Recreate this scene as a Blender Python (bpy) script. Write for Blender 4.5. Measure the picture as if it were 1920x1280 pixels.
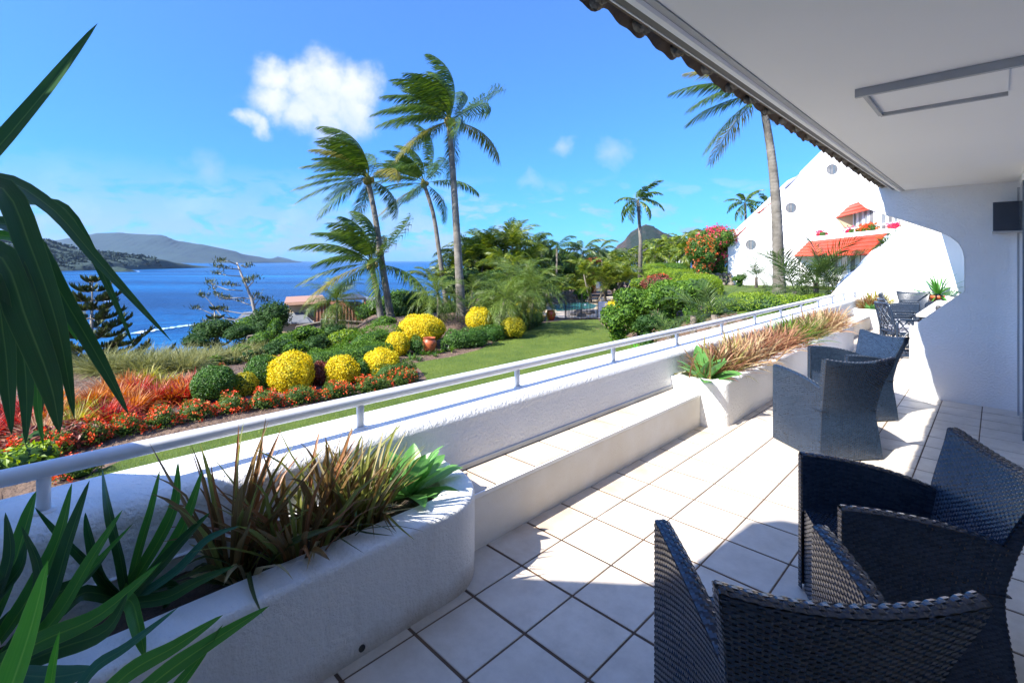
import bpy, math, random
import numpy as np
from mathutils import Vector, Matrix
R = math.radians
random.seed(7); rng = np.random.default_rng(7)
for o in list(bpy.data.objects): bpy.data.objects.remove(o)
S = bpy.context.scene
COL = S.collection

# ------------------------------------------------------------ camera
TH = R(44.6); sT, cT = math.sin(TH), math.cos(TH)
FPX, CX, HY, EYE = 922.0, 960.0, 489.0, 1.6
cam = bpy.data.cameras.new('camera'); camo = bpy.data.objects.new('camera', cam); COL.objects.link(camo)
camo.location = (0, 0, EYE); camo.rotation_euler = (R(90), 0, TH)
cam.sensor_width = 36; cam.lens = FPX/1920*36; cam.shift_y = -(640-HY)/1920
cam.clip_start = 0.05; cam.clip_end = 120000
S.camera = camo
S.cycles.diffuse_bounces = 8; S.cycles.max_bounces = 14
S.render.resolution_x, S.render.resolution_y = 1024, 682
# ------------------------------------------------------------ light
SUNV = Vector((-.22, -1.05, 1.0)).normalized()
SUN_EL = math.asin(SUNV.z); SUN_ROT = math.atan2(SUNV.x, SUNV.y)
sun = bpy.data.lights.new('sun', 'SUN'); suno = bpy.data.objects.new('sun', sun); COL.objects.link(suno)
suno.rotation_euler = SUNV.to_track_quat('Z', 'Y').to_euler()
sun.energy = 2.5; sun.angle = R(0.53); sun.color = (1.0, .955, .88)
S.view_settings.view_transform = 'Standard'; S.view_settings.look = 'None'
S.view_settings.gamma = 1; S.view_settings.use_curve_mapping = False
S.view_settings.exposure = 2.32
SKY_STRENGTH = 0.092

def raydir(px, py):
    l = (px-CX)/FPX
    return Vector((-sT+l*cT, cT+l*sT, -(py-HY)/FPX))
def at(px, py, d):
    r = raydir(px, py); return Vector((r.x*d, r.y*d, EYE+r.z*d))
def gz(px, py, z):
    r = raydir(px, py); t = (z-EYE)/r.z; return Vector((r.x*t, r.y*t, z))
def ld(l, d, z=0.): return Vector((-sT*d+cT*l, cT*d+sT*l, z))
def atX(px, py, X0):
    r = raydir(px, py); t = X0/r.x; return Vector((X0, r.y*t, EYE+r.z*t))
def atY(px, py, Y0):
    r = raydir(px, py); t = Y0/r.y; return Vector((r.x*t, Y0, EYE+r.z*t))

class NT:
    def __init__(s, tree): s.t = tree; s.n = tree.nodes; s.l = tree.links
    def add(s, typ, **kw):
        n = s.n.new(typ)
        for k, v in kw.items():
            if k.startswith('i_'):
                k = k[2:]
                n.inputs[int(k) if k.isdigit() else k.replace('_', ' ')].default_value = v
            else: setattr(n, k, v)
        return n
    def link(s, a, b): s.l.new(a, b)
    def math(s, op, a, b=None, c=None, clamp=False):
        n = s.n.new('ShaderNodeMath'); n.operation = op; n.use_clamp = clamp
        for i, v in enumerate((a, b, c)):
            if v is None: continue
            if isinstance(v, (int, float)): n.inputs[i].default_value = v
            else: s.l.new(v, n.inputs[i])
        return n.outputs[0]
    def mix(s, f, a, b):
        n = s.n.new('ShaderNodeMix'); n.data_type = 'RGBA'
        for sock, v in ((n.inputs[0], f), (n.inputs[6], a), (n.inputs[7], b)):
            if isinstance(v, (int, float)): sock.default_value = v
            elif isinstance(v, tuple): sock.default_value = v if len(v) == 4 else v+(1,)
            else: s.l.new(v, sock)
        return n.outputs[2]
    def ramp(s, f, stops):
        n = s.n.new('ShaderNodeValToRGB'); s.l.new(f, n.inputs[0])
        e = n.color_ramp.elements
        while len(e) < len(stops): e.new(.5)
        for k, (p, c) in enumerate(stops): e[k].position = p; e[k].color = tuple(c)+(1,) if len(c) == 3 else c
        return n.outputs[0]
    def noise(s, scale, detail=3, rough=.5, vec=None, dist=0):
        n = s.n.new('ShaderNodeTexNoise'); n.inputs['Scale'].default_value = scale; n.inputs['Detail'].default_value = detail
        n.inputs['Roughness'].default_value = rough; n.inputs['Distortion'].default_value = dist
        if vec is not None: s.l.new(vec, n.inputs['Vector'])
        return n.outputs['Fac']

# world: sky + clouds
w = bpy.data.worlds.new('World'); S.world = w; w.use_nodes = True
T = NT(w.node_tree); T.n.clear()
out = T.add('ShaderNodeOutputWorld')
sky = T.add('ShaderNodeTexSky', sky_type='NISHITA', sun_disc=False, sun_elevation=SUN_EL, sun_rotation=SUN_ROT, altitude=10, air_density=1.0, dust_density=0.3, ozone_density=3.0)
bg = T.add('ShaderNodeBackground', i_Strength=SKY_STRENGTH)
tc = T.add('ShaderNodeTexCoord'); D = tc.outputs['Generated']
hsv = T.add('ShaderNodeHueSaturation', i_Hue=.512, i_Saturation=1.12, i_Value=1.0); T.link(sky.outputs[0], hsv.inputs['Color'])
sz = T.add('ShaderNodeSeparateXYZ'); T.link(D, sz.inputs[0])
tint = T.ramp(sz.outputs[2], [(0., (.085,.27,.54)), (.07, (.10,.30,.56)), (.16, (.15,.37,.60)), (.30, (.24,.46,.66)), (.5, (.39,.58,.74)), (.75, (.86,.91,.95)), (1., (1.,1.,1.))])  # top stops brighten the unseen high sky to fill the shaded terrace
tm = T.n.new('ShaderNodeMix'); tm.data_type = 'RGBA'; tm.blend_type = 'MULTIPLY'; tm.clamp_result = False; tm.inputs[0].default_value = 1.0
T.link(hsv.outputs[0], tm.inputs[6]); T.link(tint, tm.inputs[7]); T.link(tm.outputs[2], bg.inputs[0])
def vm(op, a, b=None, scale=None):
    n = T.n.new('ShaderNodeVectorMath'); n.operation = op
    T.link(a, n.inputs[0])
    if b is not None:
        if isinstance(b, (tuple, Vector)): n.inputs[1].default_value = tuple(b)
        else: T.link(b, n.inputs[1])
    if scale is not None: n.inputs['Scale'].default_value = scale
    return n
Dn = vm('NORMALIZE', D).outputs[0]
def dpx(px, py): return raydir(px, py).normalized()
warp = T.add('ShaderNodeTexNoise', i_Scale=10.0, i_Detail=7.0, i_Roughness=.6); T.link(Dn, warp.inputs['Vector'])
wv = vm('SUBTRACT', warp.outputs['Color'], (.5, .5, .5)).outputs[0]
Dw = vm('ADD', Dn, vm('SCALE', wv, scale=.085).outputs[0]).outputs[0]
blobs = [(445,222,20),(480,232,26),(520,145,46),(515,190,52),(560,155,50),(612,150,62),(655,170,62),(600,195,75),(655,215,62),(560,215,48),(610,235,50),(465,222,24)]
acc = None
for (px, py, r) in blobs:
    dist = vm('DISTANCE', Dw, dpx(px, py)).outputs['Value']
    v = T.math('SUBTRACT', 1.0, T.math('DIVIDE', dist, r/FPX*.82))
    acc = v if acc is None else T.math('MAXIMUM', acc, v)
fine = T.noise(26, 6, .65, Dn)
big = T.math('MULTIPLY_ADD', T.math('SUBTRACT', fine, .5), .9, acc)
mr = T.add('ShaderNodeMapRange', interpolation_type='SMOOTHSTEP'); T.link(big, mr.inputs[0]); mr.inputs[1].default_value = -.22; mr.inputs[2].default_value = .80
m_big = mr.outputs[0]
# small wisps
acc2 = None
for (px, py, rx) in [(1058,285,24),(1150,290,34),(1000,338,26),(385,315,36),(640,400,26),(1640,300,30)]:
    dist = vm('DISTANCE', Dw, dpx(px, py)).outputs['Value']
    v = T.math('SUBTRACT', 1.0, T.math('DIVIDE', dist, rx/FPX))
    acc2 = v if acc2 is None else T.math('MAXIMUM', acc2, v)
m_w = T.math('MULTIPLY', T.math('MULTIPLY_ADD', T.math('SUBTRACT', fine, .5), 1.2, acc2), .5, clamp=True)
# low horizon band of broken cumulus
sep = T.add('ShaderNodeSeparateXYZ'); T.link(Dn, sep.inputs[0])
cmb = T.add('ShaderNodeCombineXYZ'); T.link(sep.outputs[0], cmb.inputs[0]); T.link(sep.outputs[1], cmb.inputs[1]); T.link(T.math('MULTIPLY', sep.outputs[2], 2.6), cmb.inputs[2])
bn = T.noise(12, 8, .6, cmb.outputs[0], .4)
el = sep.outputs[2]
band = T.math('MULTIPLY', T.math('MULTIPLY_ADD', el, 60., -.1, clamp=True), T.math('MULTIPLY_ADD', el, -9.0, 1.55, clamp=True))
left = T.math('MULTIPLY_ADD', vm('DOT_PRODUCT', Dn, dpx(200, 430)).outputs['Value'], 3.2, -2.2, clamp=True)
lb = T.math('MULTIPLY_ADD', left, .14, .02)
bb = T.math('ADD', bn, lb)
mr2 = T.add('ShaderNodeMapRange', interpolation_type='SMOOTHSTEP'); T.link(bb, mr2.inputs[0]); mr2.inputs[1].default_value = .52; mr2.inputs[2].default_value = .66
m_band = T.math('MULTIPLY', T.math('MULTIPLY', mr2.outputs[0], band), .78)
mask = T.math('MAXIMUM', T.math('MAXIMUM', m_big, m_w), m_band)
shade = T.math('MULTIPLY_ADD', T.noise(11, 6, .6, Dw), 1.5, -.45) if False else T.math('MULTIPLY_ADD', T.noise(11, 6, .6, Dw), 1.4, T.math('MULTIPLY_ADD', vm('DOT_PRODUCT', Dn, (-.05, .12, 1.0)).outputs['Value'], 2.9, -1.15), clamp=True)
ccol = T.mix(shade, (.40, .60, .98), (.96, .97, 1.0))
cb = T.add('ShaderNodeBackground', i_Strength=.235); T.link(ccol, cb.inputs[0])
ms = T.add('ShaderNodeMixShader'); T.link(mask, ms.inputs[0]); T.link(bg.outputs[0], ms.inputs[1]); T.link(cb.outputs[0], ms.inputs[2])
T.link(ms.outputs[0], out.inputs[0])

# ------------------------------------------------------------ materials
MATS = {}
def mat(name, c1, c2=None, rough=.6, scale=4., bump=0., bscale=60., metal=0., spec=.5, island=0., objrand=0., detail=4, coat=0., split=.5, width=.35):
    m = bpy.data.materials.new(name); m.use_nodes = True; MATS[name] = m
    t = NT(m.node_tree); b = t.n['Principled BSDF']
    b.inputs['Roughness'].default_value = rough; b.inputs['Metallic'].default_value = metal
    b.inputs['Specular IOR Level'].default_value = spec; b.inputs['Coat Weight'].default_value = coat
    geo = t.add('ShaderNodeNewGeometry')
    col = None
    if c2 is None: c2 = c1
    f = t.noise(scale, detail, .6, geo.outputs['Position'])
    f = t.math('MULTIPLY_ADD', t.math('SUBTRACT', f, split), 1/width, .5, clamp=True)
    if island: f = t.math('ADD', t.math('MULTIPLY', f, 1-island), t.math('MULTIPLY', geo.outputs['Random Per Island'], island))
    if objrand:
        oi = t.add('ShaderNodeObjectInfo'); f = t.math('ADD', t.math('MULTIPLY', f, 1-objrand), t.math('MULTIPLY', oi.outputs['Random'], objrand))
    col = t.mix(f, tuple(c1), tuple(c2)); t.link(col, b.inputs['Base Color'])
    if bump:
        bn_ = t.add('ShaderNodeBump', i_Strength=1.0, i_Distance=bump)
        t.link(t.noise(bscale, 4, .6, geo.outputs['Position']), bn_.inputs['Height']); t.link(bn_.outputs[0], b.inputs['Normal'])
    return m
def leaf(name, c1, c2, c3=None, rough=.45, trans=.35, tcol=None, spec=.4, scale=1.3):
    """foliage: colour differs leaf by leaf; thin blades let light through"""
    c1, c2, c3 = [tuple(x*.96 for x in c) for c in (c1, c2, c3 or c2)]
    m = bpy.data.materials.new(name); m.use_nodes = True; MATS[name] = m
    t = NT(m.node_tree); b = t.n['Principled BSDF']; o = t.n['Material Output']
    b.inputs['Roughness'].default_value = rough; b.inputs['Specular IOR Level'].default_value = spec
    geo = t.add('ShaderNodeNewGeometry')
    n = t.noise(scale, 3, .6, geo.outputs['Position'])
    f = t.math('ADD', t.math('MULTIPLY', geo.outputs['Random Per Island'], .66), t.math('MULTIPLY', n, .44), clamp=True)
    st = [(.1, c1), (.62, c2), (.97, c3 or c2)]
    col = t.ramp(f, st); t.link(col, b.inputs['Base Color'])
    tr = t.add('ShaderNodeBsdfTranslucent')
    g = t.add('ShaderNodeHueSaturation', i_Hue=.49, i_Saturation=1.1, i_Value=1.5); t.link(col, g.inputs['Color']); t.link(g.outputs[0], tr.inputs[0])
    mx = t.add('ShaderNodeMixShader', i_0=trans); t.link(b.outputs[0], mx.inputs[1]); t.link(tr.outputs[0], mx.inputs[2]); t.link(mx.outputs[0], o.inputs[0])
    return m
stucco = mat('white_stucco', (.85,.85,.84), (.80,.80,.79), .75, 2.2, .014, 48, spec=.3)
smoothw = mat('white_render', (.85,.85,.845), (.82,.82,.82), .7, 1.5, .0015, 120, spec=.3)
stainw = mat('bench_render', (.78,.76,.72), (.70,.66,.59), .8, 3.0, .003, 90, spec=.25)
def stucco_dirty():
    m = bpy.data.materials.new('weathered_stucco'); m.use_nodes = True
    t = NT(m.node_tree); b = t.n['Principled BSDF']; b.inputs['Roughness'].default_value = .78; b.inputs['Specular IOR Level'].default_value = .3
    geo = t.add('ShaderNodeNewGeometry'); P = geo.outputs['Position']
    sp = t.add('ShaderNodeSeparateXYZ'); t.link(P, sp.inputs[0])
    n = t.noise(5, 6, .65, P)
    low = t.math('MULTIPLY_ADD', sp.outputs[2], -9., 1.0)          # grime on the lowest 10 cm
    g = t.math('MULTIPLY', t.math('ADD', low, t.math('MULTIPLY_ADD', n, 1.6, -.9)), .8, clamp=True)
    mp = t.add('ShaderNodeMapping'); mp.inputs['Scale'].default_value = (9, 9, .7); t.link(P, mp.inputs[0])
    st = t.math('MULTIPLY_ADD', t.noise(1.0, 5, .6, mp.outputs[0]), 2.6, -1.35, clamp=True)
    c = t.mix(st, (.80,.80,.79), (.66,.655,.64)); c = t.mix(g, c, (.45,.39,.31)); t.link(c, b.inputs['Base Color'])
    bn_ = t.add('ShaderNodeBump', i_Strength=1.0, i_Distance=.010); t.link(t.noise(50, 5, .62, P), bn_.inputs['Height']); t.link(bn_.outputs[0], b.inputs['Normal'])
    return m
stucco2 = stucco_dirty()
ceilm = mat('ceiling_paint', (.88,.875,.86), (.86,.855,.84), .8, .8, .0004, 40, spec=.2)
def tile_mat():
    m = bpy.data.materials.new('terrace_tile_glaze'); m.use_nodes = True
    t = NT(m.node_tree); b = t.n['Principled BSDF']
    geo = t.add('ShaderNodeNewGeometry'); oi = t.add('ShaderNodeObjectInfo'); P = geo.outputs['Position']
    a = t.ramp(t.noise(6, 8, .7, P), [(.3, (.49,.425,.345)), (.55, (.62,.55,.46)), (.75, (.70,.64,.55))])
    f2 = t.math('MULTIPLY_ADD', t.noise(46, 6, .75, P), 5.0, -3.15, clamp=True)
    a = t.mix(t.math('MULTIPLY', f2, .5), a, (.33,.28,.23))
    sp = t.add('ShaderNodeSeparateXYZ'); t.link(P, sp.inputs[0])
    rust = t.math('MULTIPLY', t.math('MULTIPLY_ADD', sp.outputs[0], -2.2, -3.3, clamp=True), t.math('MULTIPLY_ADD', t.noise(3.2, 5, .6, P), 3.0, -1.1, clamp=True))
    a = t.mix(t.math('MULTIPLY', rust, .55), a, (.40,.25,.13))
    a = t.mix(t.math('MULTIPLY', oi.outputs['Random'], .22), a, (.50,.47,.44))
    t.link(a, b.inputs['Base Color']); b.inputs['Roughness'].default_value = .42
    t.link(t.math('MULTIPLY_ADD', t.noise(14, 4, .6, P), .35, .25), b.inputs['Roughness'])
    bn_ = t.add('ShaderNodeBump', i_Strength=.5, i_Distance=.002); t.link(t.noise(60, 6, .6, P), bn_.inputs['Height']); t.link(bn_.outputs[0], b.inputs['Normal'])
    return m
tilem = tile_mat()
grout = mat('grout', (.06,.042,.032), (.14,.08,.045), .9, 2.5, .002, 90)
railm = mat('rail_enamel', (.74,.75,.76), (.68,.69,.71), .32, 9, .0004, 30)
wick = mat('wicker_resin', (.010,.019,.036), (.026,.043,.074), .24, 30, 0, island=.7, spec=.62)  # bluish base colour stands in for sky sheen on the resin
wickcore = mat('wicker_core', (.008,.008,.010), (.012,.012,.014), .7)
lattm = mat('lattice_wicker', (.03,.03,.032), (.05,.05,.05), .4)
cushion = mat('cushion_fabric', (.42,.42,.46), (.5,.5,.54), .9, 40)
tabletop = mat('table_top_stone', (.62,.60,.56), (.55,.52,.48), .5)
darkmetal = mat('dark_metal', (.025,.025,.028), (.04,.04,.04), .5)
roofbrown = mat('roof_tile_clay', (.085,.060,.042), (.17,.125,.09), .85, 7, .006, 40, objrand=.3)
mortar = mat('mortar', (.27,.235,.18), (.17,.15,.12), .95, 14, .012, 50)
charcoal = mat('charcoal_strip', (.05,.052,.06), (.07,.07,.08), .5)
greytrim = mat('grey_trim', (.42,.43,.44), (.36,.37,.38), .55)
awn = mat('red_roof_metal', (.52,.042,.012), (.44,.035,.010), .5, 1.5)
glass = mat('window_glass', (.10,.13,.15), (.16,.19,.21), .06, spec=.8)
curtain = mat('curtain', (.22,.22,.22), (.12,.125,.13), .9, 3)
soil = mat('mulch_soil', (.09,.058,.04), (.17,.11,.075), .95, 3.0, .05, 14)
potting = mat('potting_soil', (.05,.035,.025), (.09,.065,.045), .95, 30, .02, 60)
terra = mat('terracotta', (.42,.10,.03), (.34,.075,.025), .45, 6)
trunkm = mat('palm_trunk_bark', (.11,.095,.075), (.23,.205,.17), .9, 2.6, .03, 9)
barkd = mat('dark_bark', (.11,.085,.065), (.20,.165,.13), .9, 5, .03, 14)
barkg = mat('pale_branch', (.34,.31,.27), (.24,.21,.18), .9, 6)
stone = mat('rubble_stone', (.13,.105,.08), (.26,.22,.18), .9, 2.0, .05, 6, objrand=.5)
paving = mat('sand_paving', (.56,.45,.32), (.64,.53,.39), .9, 3, .01, 40)
poolw = mat('pool_water', (.05,.23,.24), (.10,.34,.34), .06, 3, .01, 6, spec=.6)
fencem = mat('black_fence', (.012,.012,.014), (.02,.02,.02), .5)
lawnm = mat('lawn_turf', (.050,.095,.006), (.105,.150,.012), .95, 1.1, .03, 60, detail=8)
lawnb = leaf('lawn_blades', (.080,.145,.008), (.15,.225,.014), (.26,.30,.04), .6, .3, scale=.6)
cream = mat('cream_wall', (.40,.30,.18), (.36,.27,.16), .8)
deckw = mat('deck_timber', (.33,.12,.045), (.22,.075,.03), .7, 8)
roofgrey = mat('grey_roof_steel', (.15,.16,.175), (.12,.13,.14), .45, 1.5)
fencewood = mat('weathered_paling', (.10,.085,.065), (.17,.145,.11), .9, 9, objrand=.4)
# foliage
L_coco = leaf('coconut_leaf', (.022,.058,.010), (.065,.125,.015), (.16,.22,.035), .38, .3)
L_cocoy = leaf('coconut_leaf_yellow', (.13,.14,.02), (.24,.22,.035), (.36,.30,.06), .5, .4)
L_pyg = leaf('date_palm_leaf', (.05,.10,.014), (.13,.20,.03), (.26,.32,.08), .4, .3)
L_areca = leaf('cane_palm_leaf', (.03,.065,.010), (.13,.19,.02), (.34,.36,.05), .42, .35)
L_king = leaf('king_palm_leaf', (.025,.055,.014), (.065,.11,.025), (.12,.17,.04), .4, .3)
L_yel = leaf('golden_leaf', (.26,.27,.010), (.76,.60,.010), (.90,.78,.03), .5, .3, scale=2.2)
L_yelg = leaf('gold_green_leaf', (.14,.19,.012), (.45,.40,.015), (.7,.56,.02), .5, .3, scale=2.2)
L_grn = leaf('clipped_green_leaf', (.022,.070,.010), (.06,.150,.016), (.13,.26,.03), .42, .25)
L_lime = leaf('lime_leaf', (.09,.17,.012), (.20,.31,.018), (.33,.42,.03), .5, .35)
L_dark = leaf('dark_green_leaf', (.014,.040,.010), (.034,.085,.016), (.08,.15,.03), .6, .2, spec=.2)
L_mid = leaf('mid_green_leaf', (.025,.075,.008), (.085,.185,.016), (.20,.32,.045), .55, .3, spec=.25)
L_olive = leaf('olive_grass', (.10,.115,.035), (.19,.20,.06), (.33,.31,.12), .6, .3)
L_mar = leaf('maroon_leaf', (.09,.022,.018), (.20,.045,.03), (.30,.13,.06), .5, .25)
L_rust = leaf('rust_leaf', (.14,.045,.018), (.30,.11,.035), (.42,.2,.06), .55, .3)
L_red = leaf('scarlet_blade', (.14,.018,.016), (.40,.045,.030), (.66,.20,.10), .45, .4)
L_orange = leaf('orange_blade', (.20,.07,.018), (.48,.17,.035), (.62,.33,.08), .5, .4)
L_ygb = leaf('yellow_green_blade', (.11,.13,.018), (.30,.29,.03), (.46,.38,.06), .5, .4)
L_ixf = leaf('ixora_flower', (.62,.035,.012), (.80,.10,.022), (.85,.22,.05), .5, .25)
L_pink = leaf('bougainvillea_bract', (.62,.02,.09), (.80,.05,.13), (.85,.13,.22), .5, .35)
L_orf = leaf('orange_bract', (.55,.07,.02), (.7,.17,.035), (.62,.30,.12), .5, .3)
L_pine = leaf('pine_foliage', (.025,.042,.015), (.06,.085,.025), (.12,.145,.04), .6, .15)
L_ixl = leaf('ixora_leaf', (.030,.075,.010), (.10,.17,.02), (.24,.28,.04), .45, .3)
L_bronze = leaf('bronze_blade', (.11,.06,.025), (.27,.14,.055), (.38,.27,.10), .4, .35)
L_bronzeg = leaf('green_bronze_blade', (.10,.10,.025), (.24,.21,.05), (.40,.34,.12), .4, .35)
L_straw = leaf('straw_blade', (.34,.26,.14), (.44,.33,.17), (.50,.42,.25), .6, .3)
L_redbr = leaf('pink_bronze_blade', (.20,.085,.05), (.42,.22,.12), (.50,.40,.20), .45, .4)
L_fresh = leaf('fresh_green_blade', (.055,.13,.015), (.12,.24,.025), (.24,.36,.05), .38, .4)
L_agave = leaf('agave_leaf', (.09,.20,.05), (.15,.30,.07), (.20,.36,.11), .4, .25, scale=5)
def bigleaf(name, ca, cb, cm):
    """large strap leaf: paler midrib and fine veins run along the leaf (UV.x across)"""
    m = bpy.data.materials.new(name); m.use_nodes = True; t = NT(m.node_tree); b = t.n['Principled BSDF']; o = t.n['Material Output']
    uv = t.add('ShaderNodeUVMap'); sp = t.add('ShaderNodeSeparateXYZ'); t.link(uv.outputs[0], sp.inputs[0])
    oi = t.add('ShaderNodeObjectInfo')
    x = t.math('ABSOLUTE', t.math('SUBTRACT', sp.outputs[0], .5))
    mid = t.math('MULTIPLY_ADD', x, -22., 1.0, clamp=True)
    edge = t.math('MULTIPLY_ADD', x, 24., -11.0, clamp=True)
    mp = t.add('ShaderNodeMapping'); mp.inputs['Scale'].default_value = (34, .6, 1); t.link(uv.outputs[0], mp.inputs[0])
    v = t.noise(1.0, 4, .6, mp.outputs[0])
    c = t.mix(t.math('MULTIPLY_ADD', v, 1.8, -.4, clamp=True), ca, cb)
    c = t.mix(t.math('MULTIPLY', oi.outputs['Random'], .45), c, cb)
    c = t.mix(t.math('MULTIPLY', t.math('MAXIMUM', mid, edge), .55), c, cm); t.link(c, b.inputs['Base Color'])
    b.inputs['Roughness'].default_value = .33; b.inputs['Specular IOR Level'].default_value = .45
    bn_ = t.add('ShaderNodeBump', i_Strength=.35, i_Distance=.002); t.link(v, bn_.inputs['Height']); t.link(bn_.outputs[0], b.inputs['Normal'])
    tr = t.add('ShaderNodeBsdfTranslucent'); g = t.add('ShaderNodeHueSaturation', i_Value=1.6); t.link(c, g.inputs['Color']); t.link(g.outputs[0], tr.inputs[0])
    mx = t.add('ShaderNodeMixShader', i_0=.3); t.link(b.outputs[0], mx.inputs[1]); t.link(tr.outputs[0], mx.inputs[2]); t.link(mx.outputs[0], o.inputs[0])
    return m
B_dark = bigleaf('dracaena_leaf', (.014,.062,.016), (.030,.105,.026), (.13,.25,.06))
B_green = bigleaf('yucca_leaf', (.028,.14,.018), (.06,.23,.026), (.22,.44,.06))
B_bright = bigleaf('young_yucca_leaf', (.07,.32,.025), (.12,.44,.035), (.32,.6,.10))
B_blue = bigleaf('blue_green_leaf', (.02,.11,.07), (.04,.17,.10), (.12,.28,.15))
B_agave = bigleaf('agave_strap', (.07,.22,.05), (.14,.33,.08), (.24,.42,.14))

# ------------------------------------------------------------ mesh helpers
def mk(name, V, quads=None, tris=None, uv=None, smooth=False, mi=None):
    V = np.asarray(V, np.float32).reshape(-1, 3)
    q = np.asarray(quads if quads is not None else [], np.int32).reshape(-1, 4)
    t = np.asarray(tris if tris is not None else [], np.int32).reshape(-1, 3)
    me = bpy.data.meshes.new(name)
    me.vertices.add(len(V)); me.vertices.foreach_set('co', V.ravel())
    nl = q.size+t.size; me.loops.add(nl)
    li = np.concatenate([q.ravel(), t.ravel()]).astype(np.int32); me.loops.foreach_set('vertex_index', li)
    tot = np.concatenate([np.full(len(q), 4), np.full(len(t), 3)]).astype(np.int32)
    st = np.concatenate([[0], np.cumsum(tot)[:-1]]).astype(np.int32) if len(tot) else tot
    me.polygons.add(len(tot)); me.polygons.foreach_set('loop_start', st); me.polygons.foreach_set('loop_total', tot)
    me.polygons.foreach_set('use_smooth', np.full(len(tot), bool(smooth)))
    if mi is not None: me.polygons.foreach_set('material_index', np.asarray(mi, np.int32))
    if uv is not None:
        ul = me.uv_layers.new(name='UVMap'); ul.data.foreach_set('uv', np.asarray(uv, np.float32)[li].ravel())
    me.update(calc_edges=True); me.validate()
    return me
def link(name, me, m, parent=None, loc=None):
    o = bpy.data.objects.new(name, me); COL.objects.link(o)
    if m is not None and me is not None:
        for x in (m if isinstance(m, (list, tuple)) else [m]):
            if len(me.materials) < (len(m) if isinstance(m, (list, tuple)) else 1): me.materials.append(x)
    if parent is not None: o.parent = parent
    if loc is not None: o.location = loc
    return o
def tag(o, label=None, cat=None, group=None, kind=None):
    if label: o['label'] = label
    if cat: o['category'] = cat
    if group: o['group'] = group
    if kind: o['kind'] = kind
    return o
ROOTLOC = {}
def thing(name, loc, label, cat, group=None, rz=0):
    o = bpy.data.objects.new(name, None); COL.objects.link(o); o.location = loc; o.rotation_euler = (0, 0, rz)
    o.empty_display_size = .2
    return tag(o, label, cat, group)
def root(o):
    while o.parent is not None: o = o.parent
    return o
class MB:
    """collects shapes given in world space; build() makes them one mesh object, local to its root"""
    def __init__(s): s.V = []; s.Q = []; s.T = []; s.n = 0
    def raw(s, V, Q=None, T=None):
        V = np.asarray(V, float).reshape(-1, 3)
        if Q is not None and len(Q): s.Q.append(np.asarray(Q, int).reshape(-1, 4)+s.n)
        if T is not None and len(T): s.T.append(np.asarray(T, int).reshape(-1, 3)+s.n)
        s.V.append(V); s.n += len(V); return s
    def box(s, a, b, rz=0, c=None):
        x0, y0, z0 = a; x1, y1, z1 = b
        V = np.array([(x, y, z) for z in (z0, z1) for y in (y0, y1) for x in (x0, x1)], float)
        if rz:
            c = np.array(c if c is not None else ((x0+x1)/2, (y0+y1)/2, 0)); ca, sa = math.cos(rz), math.sin(rz)
            d = V-c; V = np.stack([c[0]+d[:, 0]*ca-d[:, 1]*sa, c[1]+d[:, 0]*sa+d[:, 1]*ca, V[:, 2]], 1)
        return s.raw(V, [(0,2,3,1),(4,5,7,6),(0,1,5,4),(2,6,7,3),(0,4,6,2),(1,3,7,5)])
    def slab(s, pts, thick):
        """pts: planar polygon (list of 3D), extruded by vector thick; ngon triangulated as fan through earclip"""
        pts = [Vector(p) for p in pts]; n = len(pts); th = Vector(thick)
        from mathutils.geometry import tessellate_polygon
        tr = tessellate_polygon([pts])
        V = [tuple(p) for p in pts]+[tuple(p+th) for p in pts]
        T = [tuple(t) for t in tr]+[(t[0]+n, t[2]+n, t[1]+n) for t in tr]
        Q = [(i, (i+1) % n, (i+1) % n+n, i+n) for i in range(n)]
        return s.raw(V, Q, T)
    def tube(s, pts, rad, k=8, cap=True):
        P = np.asarray([tuple(p) for p in pts], float); n = len(P)
        r = np.full(n, rad) if np.isscalar(rad) else np.asarray(rad, float)
        Tn = np.gradient(P, axis=0); Tn /= np.linalg.norm(Tn, axis=1)[:, None]+1e-9
        ref = np.array([0, 0, 1.]) if abs(Tn[0][2]) < .9 else np.array([1., 0, 0])
        A = np.cross(Tn, ref); A /= np.linalg.norm(A, axis=1)[:, None]+1e-9; B = np.cross(Tn, A)
        ang = np.arange(k)*2*math.pi/k
        V = P[:, None]+(A[:, None]*np.cos(ang)[None, :, None]+B[:, None]*np.sin(ang)[None, :, None])*r[:, None, None]
        V = V.reshape(-1, 3)
        i = np.arange(n-1)[:, None]*k; j = np.arange(k)[None]; j2 = (j+1) % k
        Q = np.stack([i+j, i+j2, i+k+j2, i+k+j], -1).reshape(-1, 4); Tt = []
        if cap:
            V = np.vstack([V, P[0], P[-1]]); a, b = n*k, n*k+1
            for q in range(k): Tt += [(a, (q+1) % k, q), (b, (n-1)*k+q, (n-1)*k+(q+1) % k)]
        return s.raw(V, Q, Tt)
    def prof(s, prof, path, closed=False):
        """sweep 2D profile (x,z) along Y positions: path=[(y, dx)]"""
        n = len(prof); V = []; Q = []
        for (y, dx) in path: V += [(x+dx, y, z) for x, z in prof]
        m_ = n if closed else n-1
        for a in range(len(path)-1):
            for i in range(m_): Q.append((a*n+i, a*n+(i+1) % n, (a+1)*n+(i+1) % n, (a+1)*n+i))
        return s.raw(V, Q)
    def lathe(s, c, prof, k=20):
        V = [(c[0]+r*math.cos(2*math.pi*j/k), c[1]+r*math.sin(2*math.pi*j/k), c[2]+z) for r, z in prof for j in range(k)]
        Q = [(i*k+j, i*k+(j+1) % k, (i+1)*k+(j+1) % k, (i+1)*k+j) for i in range(len(prof)-1) for j in range(k)]
        return s.raw(V, Q)
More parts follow.
